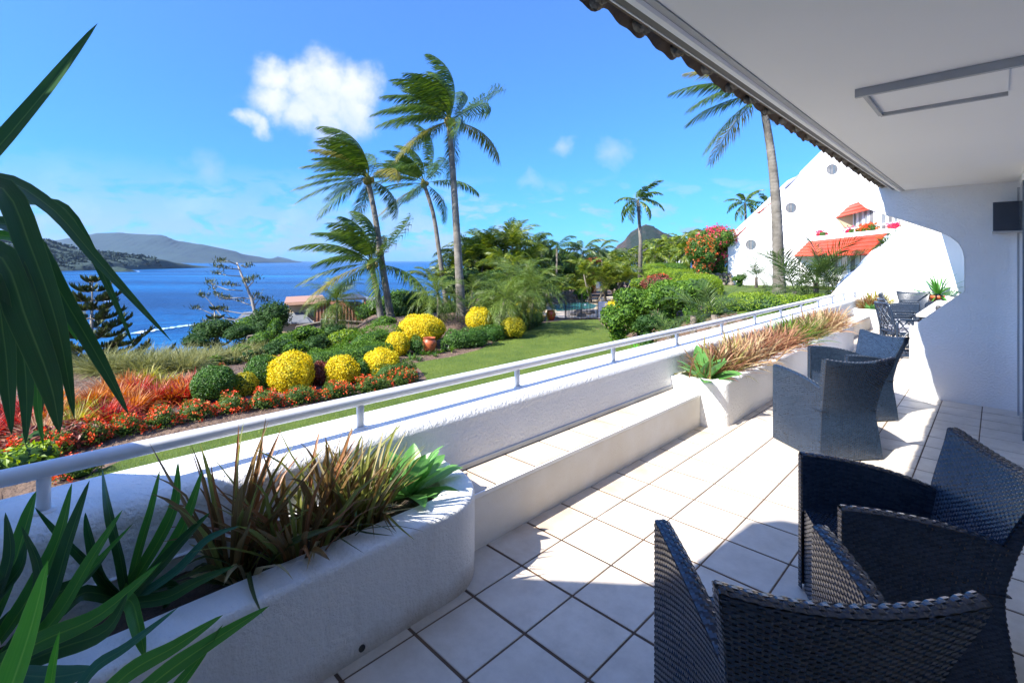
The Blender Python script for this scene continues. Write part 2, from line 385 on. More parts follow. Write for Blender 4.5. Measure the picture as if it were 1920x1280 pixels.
    def ell(s, c, r, nu=10, nv=7, jit=0.):
        V = []
        for i in range(nv+1):
            ph = math.pi*i/nv
            for j in range(nu):
                th = 2*math.pi*j/nu; q = 1+jit*(random.random()-.5)
                V.append((c[0]+r[0]*q*math.sin(ph)*math.cos(th), c[1]+r[1]*q*math.sin(ph)*math.sin(th), c[2]+r[2]*q*math.cos(ph)))
        Q = [(i*nu+j, (i+1)*nu+j, (i+1)*nu+(j+1) % nu, i*nu+(j+1) % nu) for i in range(nv) for j in range(nu)]
        return s.raw(V, Q)
    def build(s, name, m, parent=None, smooth=False, label=None, kind=None):
        V = np.vstack(s.V)
        rt = root(parent) if parent is not None else None
        loc = None
        if rt is not None: V = V-np.array(rt.location)[None]
        Q = np.vstack(s.Q) if s.Q else None; Tt = np.vstack(s.T) if s.T else None
        o = link(name, mk(name, V, Q, Tt, smooth=smooth), m, parent)
        if label: o['label'] = label
        if kind: o['kind'] = kind
        return o
def bevel(o, wdt, seg=2):
    md = o.modifiers.new('bevel', 'BEVEL'); md.width = wdt; md.segments = seg; md.limit_method = 'ANGLE'; md.angle_limit = R(40)
    return o
def struct(o): o['kind'] = 'structure'; return o
def unit(v): return v/(np.linalg.norm(v, axis=-1, keepdims=True)+1e-9)
def leaves_geo(P, N, size, asp=.45, tilt=.8, jit=.3, tip=None):
    """one pointed quad per leaf; P,N (n,3)"""
    n = len(P); s = size*(1+jit*(rng.random(n)*2-1))
    N = unit(N+rng.normal(0, tilt*.5, (n, 3)))
    t = rng.normal(0, 1, (n, 3))
    if tip is not None: t = t*.6+np.asarray(tip)
    t = unit(t-N*np.sum(t*N, 1)[:, None]+N*.35); b = unit(np.cross(N, t))
    h = s[:, None]
    V = np.stack([P-t*h*.5, P+b*h*asp*.5+N*h*.06, P+t*h*.5-N*h*.08, P-b*h*asp*.5+N*h*.06], 1).reshape(-1, 3)
    Q = np.arange(n*4).reshape(-1, 4)
    return V, Q
def blades_geo(base, az, el, L, Wd, droop, K=6, side=None):
    """thin arching blades; arrays of length n"""
    n = len(L); d = np.stack([np.cos(az), np.sin(az)], 1)
    p = np.array(base, float); pts = [p.copy()]; e = el.copy()
    for k in range(1, K):
        e = el-droop*((k/(K-1))**1.4)
        step = L/(K-1)
        p = p+np.stack([d[:, 0]*np.cos(e)*step, d[:, 1]*np.cos(e)*step, np.sin(e)*step], 1); pts.append(p.copy())
    pts = np.stack(pts, 1)
    tw = rng.normal(0, .5, n)
    sd = np.stack([-d[:, 1]*np.cos(tw), d[:, 0]*np.cos(tw), np.sin(tw)*.7], 1)
    prof = np.array([.55, .95, 1., .9, .62, .03]) if K == 6 else np.interp(np.linspace(0, 1, K), [0, .2, .5, .75, 1], [.6, 1, 1, .7, .03])
    wv = (Wd[:, None]*prof[None])[:, :, None]*.5
    V = np.stack([pts-sd[:, None]*wv, pts+sd[:, None]*wv], 2).reshape(-1, 3)
    i = np.arange(n)[:, None]*(2*K)+np.arange(K-1)[None]*2
    Q = np.stack([i, i+1, i+3, i+2], -1).reshape(-1, 4)
    return V, Q
# ============================================================ TERRACE
def arc(cx, cz, r, a0, a1, n=6): return [(cx+r*math.cos(R(a0+(a1-a0)*i/n)), cz+r*math.sin(R(a0+(a1-a0)*i/n))) for i in range(n+1)]
b = MB(); b.box((-2.6, -1.2, -.5), (6, 16.2, -.0035)); slab_o = struct(b.build('terrace_floor', grout))
tb = MB(); g = .0042; h_ = .3333/2-g
tb.box((-h_, -h_+.0035, -.03), (h_, h_-.0035, 0)); tile_me = None
def tile_at(cx, cy, z, parent, x0=None, x1=None, name='tile', k=[0]):
    global tile_me
    if tile_me is None:
        o = tb.build(name, tilem, None); bevel(o, .0022, 1); tile_me = o.data
    else: o = link(name, tile_me, None); bevel(o, .0022, 1)
    o.parent = parent; o.location = (cx, cy, z)
    if x0 is not None: o.scale = ((x1-x0)/(2*h_), 1, 1); o.location.x = (x0+x1)/2
    o.rotation_euler = (random.gauss(0, .0016), random.gauss(0, .0016), 0); return o
P_ = .3333
for i in range(0, 8):
    for j in range(-3, 18):
        if i == 0: tile_at(0, 1.71+j*P_, 0, slab_o, -2.02, -1.785-.0) if False else None
        tile_at(-1.78+P_*(i+.5), 1.545+P_*(j+.5), 0, slab_o)
for j in range(-3, 18): tile_at(-1.78-P_*.5, 1.545+P_*(j+.5), 0, slab_o)
for i in range(-1, 4):
    for j in range(18, 38): tile_at(-1.78+P_*(i+.5), 1.545+P_*(j+.5), 0, slab_o)
# parapet
par = thing('parapet_wall', (-2.6, 7, 0), 'long white rough stucco parapet with rounded top, carrying the handrail', 'wall')
prof = [(-2.336, -.3), (-2.338, .3), (-2.385, .54), (-2.388, .56), (-2.39, .575)]+arc(-2.465, .585, .075, 0, 90, 6)+[(-2.48, .6605), (-2.6, .662), (-2.74, .664), (-2.77, .664)]+arc(-2.78, .644, .02, 90, 180, 4)+[(-2.80, .6), (-2.80, -2.2)]
path = []
y = -1.3
while y < 16.3:
    path.append((y, -.012*max(0, y-6) - .0)); y += .25
b = MB(); b.prof(prof, path); b.build('wall', stucco, par, smooth=True)
b = MB(); b.prof([(-2.335, .312), (-2.335, .345), (-2.35, .352)], [(1.5, 0), (4.75, 0)]); b.build('skirting', greytrim, par)
b = MB(); b.box((-2.336, 1.6, .3), (-2.331, 4.7, .316)); b.build('drain_slot', darkmetal, par)
b = MB(); b.prof([(-2.37, .312), (-2.37, .345), (-2.385, .352)], [(10.7, -.03), (14, -.07)]); b.build('skirting', greytrim, par)
# rail
rail = thing('handrail', (-2.55, 7, .66), 'long round white metal handrail on short posts along the parapet top', 'railing')
pts = [(-2.55-.012*max(0, y-6), y, .817) for y in np.linspace(-1.3, 16.0, 60)]
b = MB(); b.tube(pts, .0315, 16); b.build('rail_tube', railm, rail, smooth=True)
ys = [.08-1.28, .08, 1.37, 2.64, 3.93]+[3.93+1.28*k for k in range(1, 10)]
for y in ys:
    xx = -2.55-.012*max(0, y-6)
    b = MB(); b.tube([(xx, y, .66), (xx, y, .80)], .021, 12); b.lathe((xx, y, .66), [(.0, .009), (.036, .009), (.04, .005), (.04, .0)], 16)
    b.build('post', railm, rail, smooth=True)
# benches with tiled seat
def bench(y0, y1, label, x0=-2.37, x1=-2.05):
    r = thing('built_in_bench', (x1, (y0+y1)/2, 0), label, 'bench', 'tiled benches built against the parapet')
    b = MB(); b.box((x0-.05, y0, -.02), (x1-.004, y1, .285)); o = b.build('base', stainw, r); bevel(o, .008)
    b = MB(); b.box((x0, y0+.01, .2851), (x1-.02, y1-.01, .3095)); b.build('grout_bed', grout, r)
    b = MB(); b.box((x1-.012, y0, .286), (x1, y1, .309)); b.build('edge_trim', smoothw, r)
    n = int(round((y1-y0)/P_)); st = (y1-y0)/n
    for k in range(n):
        b = MB(); b.box((x0+.035, y0+k*st+.0065, .287), (x1-.015, y0+(k+1)*st-.0065, .312)); o = b.build('tile', tilem, r); bevel(o, .002, 1)
bench(1.62, 4.69, 'low white bench with pale tiled seat between the nearest planter and the long grass planter')
bench(10.72, 14.1, 'far low white bench between the long grass planter and the small white planter', -2.42, -2.12)
# planters
def superbox(x0, x1, y0, y1, rN, rF, n=8):
    """plan outline: back at x0, front x1, front corners rounded (rN near-y0, rF at y1); r=(rx,ry)"""
    pts = [(x0, y0)]
    for i in range(n+1):
        a = R(-90+90*i/n); pts.append((x1-rN[0]+rN[0]*math.cos(a), y0+rN[1]+rN[1]*math.sin(a)))
    for i in range(n+1):
        a = R(90*i/n); pts.append((x1-rF[0]+rF[0]*math.cos(a), y1-rF[1]+rF[1]*math.sin(a)))
    pts.append((x0, y1)); return pts
def planter(label, x0, x1, y0, y1, rN, rF, h, wl, m=stucco2, taper=.0, drain=None):
    r = thing('planter', ((x0+x1)/2, (y0+y1)/2, 0), label, 'planter', 'white stucco planters built along the parapet')
    O = np.array(superbox(x0, x1, y0, y1, rN, rF, 14)); n = len(O)
    cI = [min(max(rN[0]-wl, .02), .5), min(max(rN[1]-wl, .02), .5)]; cF = [max(rF[0]-wl, .02), max(rF[1]-wl, .02)]
    I = np.array(superbox(x0+.02, x1-wl, y0+wl, y1-wl, cI, cF, 14))
    def off(Pn, d):
        c = Pn.mean(0); T_ = np.roll(Pn, -1, 0)-np.roll(Pn, 1, 0); nn = np.stack([T_[:, 1], -T_[:, 0]], 1); nn /= np.linalg.norm(nn, axis=1)[:, None]+1e-9
        return Pn-nn*d
    rings = [(O, -.02), (O, h*.3), (O, h*.7), (O, h-.035), (O, h-.022), (off(O, .005), h-.008), (off(O, .016), h-.001), (off(O, .024), h), (off(I, -.02), h), (off(I, -.004), h-.006), (I, h-.02), (I, h-.13)]
    # subdivide long front edge so bump/noise shading stays smooth
    V = [(x, y, z) for P_r, z in rings for x, y in P_r]
    Q = [(i*n+j, i*n+(j+1) % n, (i+1)*n+(j+1) % n, (i+1)*n+j) for i in range(len(rings)-1) for j in range(n)]
    b = MB(); b.raw(V, Q); o = b.build('wall', m, r, smooth=True)
    md = o.modifiers.new('e', 'EDGE_SPLIT'); md.split_angle = R(50)
    b = MB(); m_ = len(I); c = I.mean(0)
    N_ = 40; ys_ = np.linspace(y0+wl*.6, y1-wl*.6, 60)
    V = []; Q = []
    for a, yy in enumerate(ys_):
        for q in range(7): V.append((x0+.01+(x1-wl*.7-x0)*q/6, yy, h-.09+random.random()*.02))
    for a in range(59):
        for q in range(6): Q.append((a*7+q, a*7+q+1, a*7+8+q, a*7+7+q))
    b.raw(V, Q); b.build('soil', potting, r, smooth=True)
    if drain:
        b = MB(); b.tube([(x1-.02, drain, .035), (x1+.004, drain, .035)], .014, 14); b.build('drain_hole', darkmetal, r)
    return r
planter('nearest white stucco planter with rounded end, holding strap-leaved plants under the handrail', -2.36, -1.83, -1.25, 1.80, (.02, .02), (.42, .34), .415, .18, drain=.99)
planter('long white planter full of pink and green bladed grasses beside the wicker chairs', -2.37, -1.845, 4.69, 10.72, (.22, .22), (.05, .05), .432, .15, m=stucco)
planter('small white planter with spiky bronze plants at the far end of the terrace', -2.45, -1.93, 14.1, 15.4, (.2, .2), (.2, .2), .46, .09, m=stucco)

# ============================================================ OWN BUILDING
own = thing('apartment_building', (.5, 3.5, 0), 'white apartment building whose roof shades the tiled terrace, with arched cut-out fin wall', 'building')
SH = [(-.74, -.02), (-.74, .79), (-.26, 1.26)]+[(-.26, 1.62), (-.275, 1.72), (-.31, 1.80), (-.37, 1.865), (-.46, 1.93), (-.62, 2.005), (-.82, 2.10), (-1.03, 2.19), (-1.17, 2.265), (-1.25, 2.35), (-1.285, 2.46), (-1.29, 2.60), (-1.2, 2.74), (-.6, 3.3), (1.2, 5.0), (1.2, -.02), (.17, -.02)]
b = MB(); b.slab([(x, 7.5, z) for x, z in SH], (0, .2, 0)); o = b.build('fin_wall', stucco, own); bevel(o, .006, 1)
NF = [(-3.4, .75), (-2.25, 1.9), (-1.75, 2.39), (-1.72, 2.55), (-1.80, 3.30), (-1.71, 3.46), (-1.56, 3.52), (1.2, 5.6), (1.2, -.5), (-3.4, -2.0)]
b = MB(); b.slab([(x, -.30, z) for x, z in NF], (0, -.22, 0)); b.build('fin_wall', stucco, own)
b = MB(); b.box((-.785, -.3, 2.445), (1.2, 7.5, 2.475)); b.build('ceiling', ceilm, own)
b = MB(); b.box((-.845, -.3, 2.44), (-.787, 7.5, 2.52)); b.build('soffit_edge', greytrim, own)
b = MB(); b.prof([(-.868, 2.455), (-.852, 2.437), (-.822, 2.43), (-.812, 2.4385)], [(-.3, 0), (7.5, 0)]); b.build('fascia_bead', smoothw, own)
b = MB(); b.box((-.905, -.3, 2.462), (-.868, 7.5, 2.52)); b.build('gutter', charcoal, own)
b = MB(); b.box((-.912, -.3, 2.46), (-.906, 7.5, 2.475)); b.build('gutter_lip', smoothw, own)
# roof slope above
b = MB(); b.slab([(-1.02, 7.75, 2.60), (1.25, 7.75, 4.75), (1.25, 7.75, 4.9), (-1.0, 7.75, 2.68)], (0, -8.2, 0)); b.build('roof_slope', roofbrown, own)
# eave roof tiles, seen from below
def roof_tile(xc, y0, z0, row):
    W_, n = .30, 12; V = []; Q = []
    for k, (dx, dz) in enumerate(((0, 0), (.34, .31))):
        for s in (0, 1):
            for i in range(n+1):
                u = i/n; zz = .014*math.sin(2*math.pi*u*1.0+.4)+.009*math.sin(4*math.pi*u)
                V.append((xc+dx-(.010 if s else 0), y0+u*(W_+.012), z0+dz+zz+(.017 if s else 0)))
    m_ = n+1
    for i in range(n):
        Q += [(i, i+1, 2*m_+i+1, 2*m_+i), (m_+i, 3*m_+i, 3*m_+i+1, m_+i+1), (i, m_+i, m_+i+1, i+1)]
    Q += [(0, 2*m_, 3*m_, m_), (n, m_+n, 3*m_+n, 2*m_+n)]
    return V, Q
k = 0; y = -.3
while y < 7.7:
    for row in range(2):
        V, Q = roof_tile(-1.035+random.gauss(0, .006)+row*.055, y+row*.008, 2.515+row*.030+random.gauss(0, .003), row)
        b = MB(); b.raw(V, Q); b.build('roof_tile', roofbrown, own, smooth=False)
    # mortar bedding lump between rolls
    b = MB(); yc = y+.235
    for q in range(5):
        b.ell((-1.0+q*.022+random.gauss(0, .004), yc+random.gauss(0, .012), 2.518+random.gauss(0, .004)), (.022, .030+random.random()*.014, .026), 8, 5, .3)
    b.build('mortar_bed', mortar, own, smooth=True)
    y += .30
b = MB(); b.box((-.965, -.3, 2.50), (-.913, 7.5, 2.55)); b.build('tilting_batten', roofbrown, own)
bouncew = mat('bounce_white', (.82,.82,.81), (.76,.76,.75), .9, 6)
# return wall at the right, then unseen doors set back, their white added to bounce light
b = MB(); b.box((.172, 6.1, -.02), (1.2, 7.5, 2.445)); b.build('return_wall', smoothw, own)
b = MB(); b.box((.158, 6.15, .04), (.171, 7.28, 2.30)); b.build('door_glass', glass, own)
b = MB(); b.box((.15, 7.30, .0), (.171, 7.36, 2.36)); b.build('door_frame', greytrim, own)
b = MB(); b.box((1.2, -.3, -.02), (1.3, 6.1, 2.445)); b.build('back_wall', smoothw, own)
for a in range(4):
    b = MB(); b.box((1.19, .1+a*1.45, .05), (1.199, 1.45+a*1.45, 2.2)); d = b.build('bounce_door', bouncew, own)
    b = MB(); b.box((1.175, .05+a*1.45, .0), (1.199, .1+a*1.45, 2.25)); b.build('frame', railm, d)
# dark box fixed to the wall
wb = thing('wall_box', (0.08, 7.2, 2.0), 'dark rectangular box fixed high on the white fin wall', 'wall box')
b = MB(); b.box((-.03, 7.06, 1.905), (.17, 7.5, 2.20)); o = b.build('casing', mat('navy_casing', (.025,.035,.055), (.035,.045,.07), .4), wb); bevel(o, .006)
b = MB(); b.box((-.035, 7.05, 1.893), (.171, 7.5, 1.904)); b.build('base_strip', greytrim, wb)
# ceiling batten frames
def cframe(x0, x1, y0, y1, label, full):
    r = thing('ceiling_frame', ((x0+x1)/2, (y0+y1)/2, 2.445), label, 'ceiling panel', 'framed panels on the terrace ceiling')
    b = MB(); b.box((x0-.01, y0-.012, 2.405), (x1+.6 if full else x1, y0+.012, 2.444)); b.build('batten', greytrim, r)
    b = MB(); b.box((x0+.02, y1-.011, 2.418), (x1, y1+.011, 2.4445)); b.build('batten', greytrim, r)
    b = MB(); b.box((x0+.012, y0+.012, 2.418), (x0+.03, y1-.011, 2.4445)); b.build('batten', greytrim, r)
    b = MB(); b.box((x0+.03, y0+.012, 2.436), (x1, y1-.011, 2.4447)); b.build('panel', ceilm, r)
cframe(-.49, .04, 2.93, 3.46, 'grey battens framing a white panel on the terrace ceiling', True)
# second unit's shell beyond the fin
nxt = thing('apartment_building', (0, 11, 0), 'next white apartment unit seen through the arched cut-out, with plain sloping wall', 'building')
q = [(-6.2, -2.0), (-6.2, -1.9), (-5.9, -1.75)]+[(-3.6, .42), (-3.21, .66), (-3.02, .93), (-1.54, 2.60), (-.9, 3.2), (1.0, 5.0), (1.0, -.02), (-2.5, -.02), (-2.5, -2)]
b = MB(); b.slab([(x, 15.5, z) for x, z in q], (0, .3, 0)); b.build('fin_wall', smoothw, nxt)
b = MB(); b.box((-.80, 7.7, 2.445), (1.2, 15.5, 2.475)); b.build('ceiling', ceilm, nxt)
b = MB(); b.slab([(-1.02, 15.55, 2.60), (1.25, 15.55, 4.75), (1.25, 15.55, 4.9), (-1.0, 15.55, 2.68)], (0, -7.6, 0)); b.build('roof_slope', roofbrown, nxt)
b = MB(); b.box((-.98, 7.7, 2.47), (-.8, 15.5, 2.62)); b.build('gutter', charcoal, nxt)
b = MB(); b.box((-.34, 12.0, -.02), (1.2, 15.5, 2.445)); b.build('return_wall', smoothw, nxt)
b = MB(); b.box((-.40, 11.9, .0), (-.341, 12.1, 2.4)); b.build('door_frame', darkmetal, nxt)

# ============================================================ BUILDING WITH PORTHOLES
e1 = Vector((.87, .49, 0)).normalized(); e2 = Vector((-.49, .87, 0)).normalized()
p0 = at(1367, 530, 33.5)
def onpl(px, py, off):
    r = raydir(px, py); q = p0+e2*off; n = e2
    C0 = Vector((0, 0, EYE)); t = (q-C0).dot(n)/r.dot(n); return C0+r*t
bb = thing('apartment_building', tuple(p0), 'white stepped apartment building with round porthole windows and red metal awnings', 'building')
P3 = [(1365,545),(1365,463),(1500,331),(1503,321),(1541,283),(1700,140),(1790,60),(1790,545)]
b = MB(); b.slab([onpl(x, y, 0) for x, y in P3], e2*.35); b.build('fin_wall', smoothw, bb)
P4 = [(1366,536),(1366,444),(1478,338),(1503,326),(1600,240),(1600,530)]
b = MB(); b.slab([onpl(x, y, 5.5) for x, y in P4], e2*.3); b.build('fin_wall', smoothw, bb)
b = MB(); b.slab([onpl(1470,350,.4), onpl(1503,322,.4), onpl(1500,331,5.4), onpl(1478,352,5.4)], (0, 0, -.15)); b.build('skylight', mat('skylight_panel', (.22,.22,.36), (.3,.3,.4), .25), bb)
def awning_strip(A, B, C_, D_, n, name='awning', parent=bb):
    """A-B lower edge (left,right), D-C upper edge; n raised ribs"""
    r = None
    for k in range(n):
        f0, f1 = k/n, (k+1)/n
        a0 = A.lerp(D_, f0); b0 = B.lerp(C_, f0); a1 = A.lerp(D_, f1+.03/n); b1 = B.lerp(C_, f1+.03/n)
        up = Vector((0, 0, .05)); th = Vector((0, 0, -.05))
        mbb = MB(); mbb.slab([a0+up*.9, b0+up*.9, b1, a1], th)
        if r is None: r = mbb.build(name, awn, parent)
        else: mbb.build('sheet', awn, r)
    return r
def facade(l0, l1, z0, z1, offn, panes, name='facade'):
    """wall between fin plane 0 and plane -offn; l0,l1 pixels giving inland position on each plane"""
    A = onpl(l0[0], l0[1], 0); B = onpl(l1[0], l1[1], -offn); A.z = B.z = 0
    b = MB(); b.slab([A+Vector((0,0,z0)), B+Vector((0,0,z0)), B+Vector((0,0,z1)), A+Vector((0,0,z1))], e1*.2); f = b.build(name, smoothw, bb)
    for (t0, t1, c) in panes:
        q0 = A.lerp(B, t0)-e1*.03; q1 = A.lerp(B, t1)-e1*.03; zz0 = z0+.05; zz1 = z0+(z1-z0)*.84
        b = MB(); b.slab([q0+Vector((0,0,zz0)), q1+Vector((0,0,zz0)), q1+Vector((0,0,zz1)), q0+Vector((0,0,zz1))], e1*.02); wn = b.build('window', c, bb)
        b = MB(); w_ = .05
        for t_ in (t0, t1): 
            s_ = A.lerp(B, t_)-e1*.05; b.slab([s_+Vector((0,0,zz0)), s_-e2*w_+Vector((0,0,zz0)), s_-e2*w_+Vector((0,0,zz1)), s_+Vector((0,0,zz1))], e1*.04)
        b.build('frame', railm, wn)
    return A, B
zA = onpl(1515, 455, 0).z
facade((1533,500), (1660,520), 0.0, zA+.1, 6, [(.12,.22,glass),(.26,.36,curtain),(.40,.5,glass),(.54,.62,curtain),(.68,.8,glass)])
awning_strip(onpl(1489,480,-.02), onpl(1626,478,-5.9), onpl(1664,436,-5.9), onpl(1516,453,-.02), 5)
zB = onpl(1600,437,-1).z
A, B = facade((1592,430), (1700,420), zB, zB+2.1, 6, [(.10,.17,glass),(.20,.28,curtain),(.31,.38,glass),(.41,.49,curtain),(.62,.7,glass),(.73,.8,curtain),(.82,.88,glass)])
b = MB(); b.slab([onpl(1518,452,-.02), onpl(1662,437,-5.9), onpl(1668,429,-5.9), onpl(1522,444,-.02)], e1*1.5); b.build('balcony_slab', smoothw, bb)
b = MB(); L0, L1 = onpl(1532,437,-.05), onpl(1690,416,-5.9); b.tube([L0, L1], .05, 8); 
b.tube([L0-Vector((0,0,.28)), L1-Vector((0,0,.28))], .03, 6)
for k in range(9): q = L0.lerp(L1, k/8); b.tube([q, q-Vector((0,0,.45))], .03, 6)
b.build('balcony_rail', railm, bb)
awning_strip(onpl(1567,409,-.02), onpl(1712,372,-5.9), onpl(1690,345,-5.9), onpl(1600,379,-.02), 4)
b = MB(); b.slab([onpl(1569,409,-.05), onpl(1592,440,-.05), onpl(1600,440,-.6), onpl(1600,402,-.6)], e2*.1); b.build('balcony_cheek', cream, bb)
# rear awnings glimpsed between the two fins
awning_strip(onpl(1418,401,.4), onpl(1424,401,5), onpl(1452,374,5), onpl(1450,378,.4), 3)
awning_strip(onpl(1376,445,.4), onpl(1382,445,5), onpl(1408,418,5), onpl(1404,422,.4), 3)
# portholes
for (px, py) in ((1560,318), (1483,390), (1408,459)):
    c = onpl(px, py, 0); r_ = .335; ring = []; n = 24
    def circ(rr, off): return [c+(e1*math.cos(2*math.pi*i/n)+Vector((0,0,1))*math.sin(2*math.pi*i/n))*rr-e2*off for i in range(n)]
    b = MB(); V = circ(r_, .004)+[c-e2*.004]; b.raw([tuple(v) for v in V], None, [(i, (i+1) % n, n) for i in range(n)]); wn = b.build('porthole_window', curtain, bb)
    b = MB(); A_, B_, C_ = circ(r_+.05, .0), circ(r_+.05, .035), circ(r_, .035); D_ = circ(r_, .002); V = A_+B_+C_+D_
    b.raw([tuple(v) for v in V], [(k*n+i, k*n+(i+1) % n, (k+1)*n+(i+1) % n, (k+1)*n+i) for k in range(3) for i in range(n)]); b.build('rim', smoothw, wn)
    b = MB()
    for dx, ww in ((-.11, .03), (.06, .09), (.2, .02)):
        b.slab([c+e1*dx-e2*.02-Vector((0,0,.27)), c+e1*(dx+ww)-e2*.02-Vector((0,0,.27)), c+e1*(dx+ww)-e2*.02+Vector((0,0,.27)), c+e1*dx-e2*.02+Vector((0,0,.27))], e2*.012)
    b.build('sash', glass, wn)
# nearer sloping wall with scalloped crest between that building and the next fin
P25 = [(1500,590),(1556,560),(1562,545)]
xs = [1575,1590,1606,1622,1640,1658,1676,1690,1702]
P25t = [(1562,545)]
for i, x in enumerate(xs):
    yb = 545-(x-1562)*(545-413)/(1702-1562); P25t.append((x, yb-4*math.sin(i*2.2)))
b = MB(); b.slab([onpl(x, y, -6.2) for x, y in [(1520,600)]+P25t+[(1760,400),(1760,600)]], e2*.3); b.build('sloping_wall', mat('shaded_blue_render', (.70,.73,.78), (.62,.66,.74), .6, .8), bb)  # white wall whose bluish shade is put into its colour
# ============================================================ WICKER CHAIRS
def interp(x, xs, ys):
    # smooth monotone interpolation
    x = np.asarray(x, float); y = np.interp(x, xs, ys)
    d = .05; return (y+np.interp(x-d, xs, ys)+np.interp(x+d, xs, ys))/3
def hw(z): return interp(z, [0, .15, .38, .6, .84], [.272, .258, .232, .25, .30])
def yb(z): return interp(z, [0, .15, .38, .6, .84], [-.255, -.245, -.222, -.27, -.36])
def weave_surface(P, Lu, Lv, flip=1, cu=.0175, cv=.0098, h=.0028):
    """woven strands over surface P(u,v) (arrays in 0..1) -> base sheet (V,Q) and strands (V,Q)"""
    nu, nv = max(2, int(round(Lu/cu))), max(2, int(round(Lv/cv)))
    def PN(u, v):
        e = 1e-3; p = P(u, v); du = P(u+e, v)-P(u-e, v); dv = P(u, v+e)-P(u, v-e); n = np.cross(du, dv)*flip
        return p, unit(n)
    gu, gv = np.meshgrid(np.linspace(0, 1, 15), np.linspace(0, 1, 15), indexing='ij')
    bp, bn_ = PN(gu.ravel(), gv.ravel()); bp = bp-bn_*.001
    q = [(i*15+j, (i+1)*15+j, (i+1)*15+j+1, i*15+j+1) for i in range(14) for j in range(14)]
    I, J = np.meshgrid(np.arange(nu), np.arange(nv), indexing='ij'); I = I.ravel(); J = J.ravel()
    A = ((I+J) % 2 == 0); i, j = I[A], J[A]
    us = [-.45, .12, .88, 1.45]; hs = [-.0002, h, h, -.0002]; V = []
    for uu, hh in zip(us, hs):
        for vv in (.05, .93):
            p, n = PN(np.clip((i+uu)/nu, 0, 1), np.clip((j+vv)/nv, 0, 1)); V.append(p+n*hh)
    V = np.stack(V, 1).reshape(-1, 3); k = np.arange(len(i))[:, None]*8
    Q = np.concatenate([np.stack([k+a, k+a+1, k+a+3, k+a+2], -1).reshape(-1, 4) for a in (0, 2, 4)])
    B = ~A; i, j = I[B], J[B]; V2 = []
    for vv, hh in ((-.35, 0), (.5, h*.55), (1.35, 0)):
        for uu in (.22, .78):
            p, n = PN(np.clip((i+uu)/nu, 0, 1), np.clip((j+vv)/nv, 0, 1)); V2.append(p+n*hh)
    V2 = np.stack(V2, 1).reshape(-1, 3); k = np.arange(len(i))[:, None]*6+len(V)
    Q2 = np.concatenate([np.stack([k+a, k+a+1, k+a+3, k+a+2], -1).reshape(-1, 4) for a in (0, 2)])
    return (bp, q), (np.vstack([V, V2]), np.vstack([Q, Q2]))
def S3(x, y, z): return np.stack(np.broadcast_arrays(np.asarray(x, float), np.asarray(y, float), np.asarray(z, float)), -1)
def ztop(u): return .805+.03*(2*u-1)**2
def back_y(u, z, off): return yb(z)-.028*(1-(2*u-1)**2)*np.clip(z/.8, 0, 1)+off
TH_B = .05
def back_out(u, v): z = .012+v*(ztop(u)-.012); return S3((2*u-1)*hw(z), back_y(u, z, 0), z)
def back_in(u, v): z = .39+v*(ztop(u)-.39); return S3((2*u-1)*(hw(z)-.004), back_y(u, z, TH_B), z)
def back_top(u, v): z = ztop(u); return S3((2*u-1)*hw(z), back_y(u, z, 0)+v*TH_B, z+.006*np.sin(np.pi*np.clip(v, 0, 1)))
def back_side(s):
    def f(u, v):
        z = .012+v*(ztop(np.full_like(np.asarray(v, float), 1.))-.012); return S3(s*hw(z), back_y(np.ones_like(z), z, 0)+u*TH_B, z)
    return f
def azt(t): return .565+.095*np.sin(np.pi/2*np.clip(t, 0, 1)**.8)
def ayp(t, z): return (yb(z)+.02)*(1-t)+.30*t
def axp(t, z): return hw(z)*(1-t)+.300*t
def arm_out(s):
    def f(u, v): z = .012+v*(azt(u)-.012); return S3(s*axp(u, z), ayp(u, z), z)
    return f
def arm_in(s):
    def f(u, v): z = .39+v*(azt(u)-.39); return S3(s*(axp(u, z)-.05), ayp(u, z), z)
    return f
def arm_top(s):
    def f(u, v): z = azt(u); return S3(s*(axp(u, z)-.05*v), ayp(u, z), z+.006*np.sin(np.pi*np.clip(v, 0, 1)))
    return f
def arm_front(s):
    def f(u, v): z = .012+v*(.66-.012); return S3(s*(.300-.05*u), .30+.006*np.sin(np.pi*np.clip(u, 0, 1)), z)
    return f
def seat_f(u, v): return S3((2*u-1)*.25, -.24+v*.53, .40+.0*u)
def apron_f(u, v): return S3((2*u-1)*.255, .288, .012+v*.39)
def chair_meshes():
    parts = {}
    def surf(lst):
        Bv, Sv = MB(), MB()
        for P, Lu, Lv, fl in lst:
            (bv, bq), (sv, sq) = weave_surface(P, Lu, Lv, fl); Bv.raw(bv, bq); Sv.raw(sv, sq)
        return (np.vstack(Bv.V), np.vstack(Bv.Q)), (np.vstack(Sv.V), np.vstack(Sv.Q))
    parts['backrest'] = surf([(back_out, .56, .80, 1), (back_in, .56, .42, -1), (back_top, .63, .036, 1), (back_side(1), .036, .82, 1), (back_side(-1), .036, .82, -1)])
    for s in (1, -1): parts['armrest%d' % s] = surf([(arm_out(s), .5, .63, s), (arm_in(s), .5, .26, -s), (arm_top(s), .5, .036, s), (arm_front(s), .036, .65, s)])
    parts['seat'] = surf([(seat_f, .5, .53, 1)]); parts['front_panel'] = surf([(apron_f, .52, .39, -1)])
    out = []
    for nm, ((bv, bq), (sv, sq)) in parts.items():
        n = nm.replace('1', '').replace('-', '')
        me = mk(n, bv, bq, smooth=True); me.materials.append(wickcore); ms_ = mk('weave', sv, sq); ms_.materials.append(wick)
        out.append((n, me, ms_))
    return out
CH = chair_meshes()
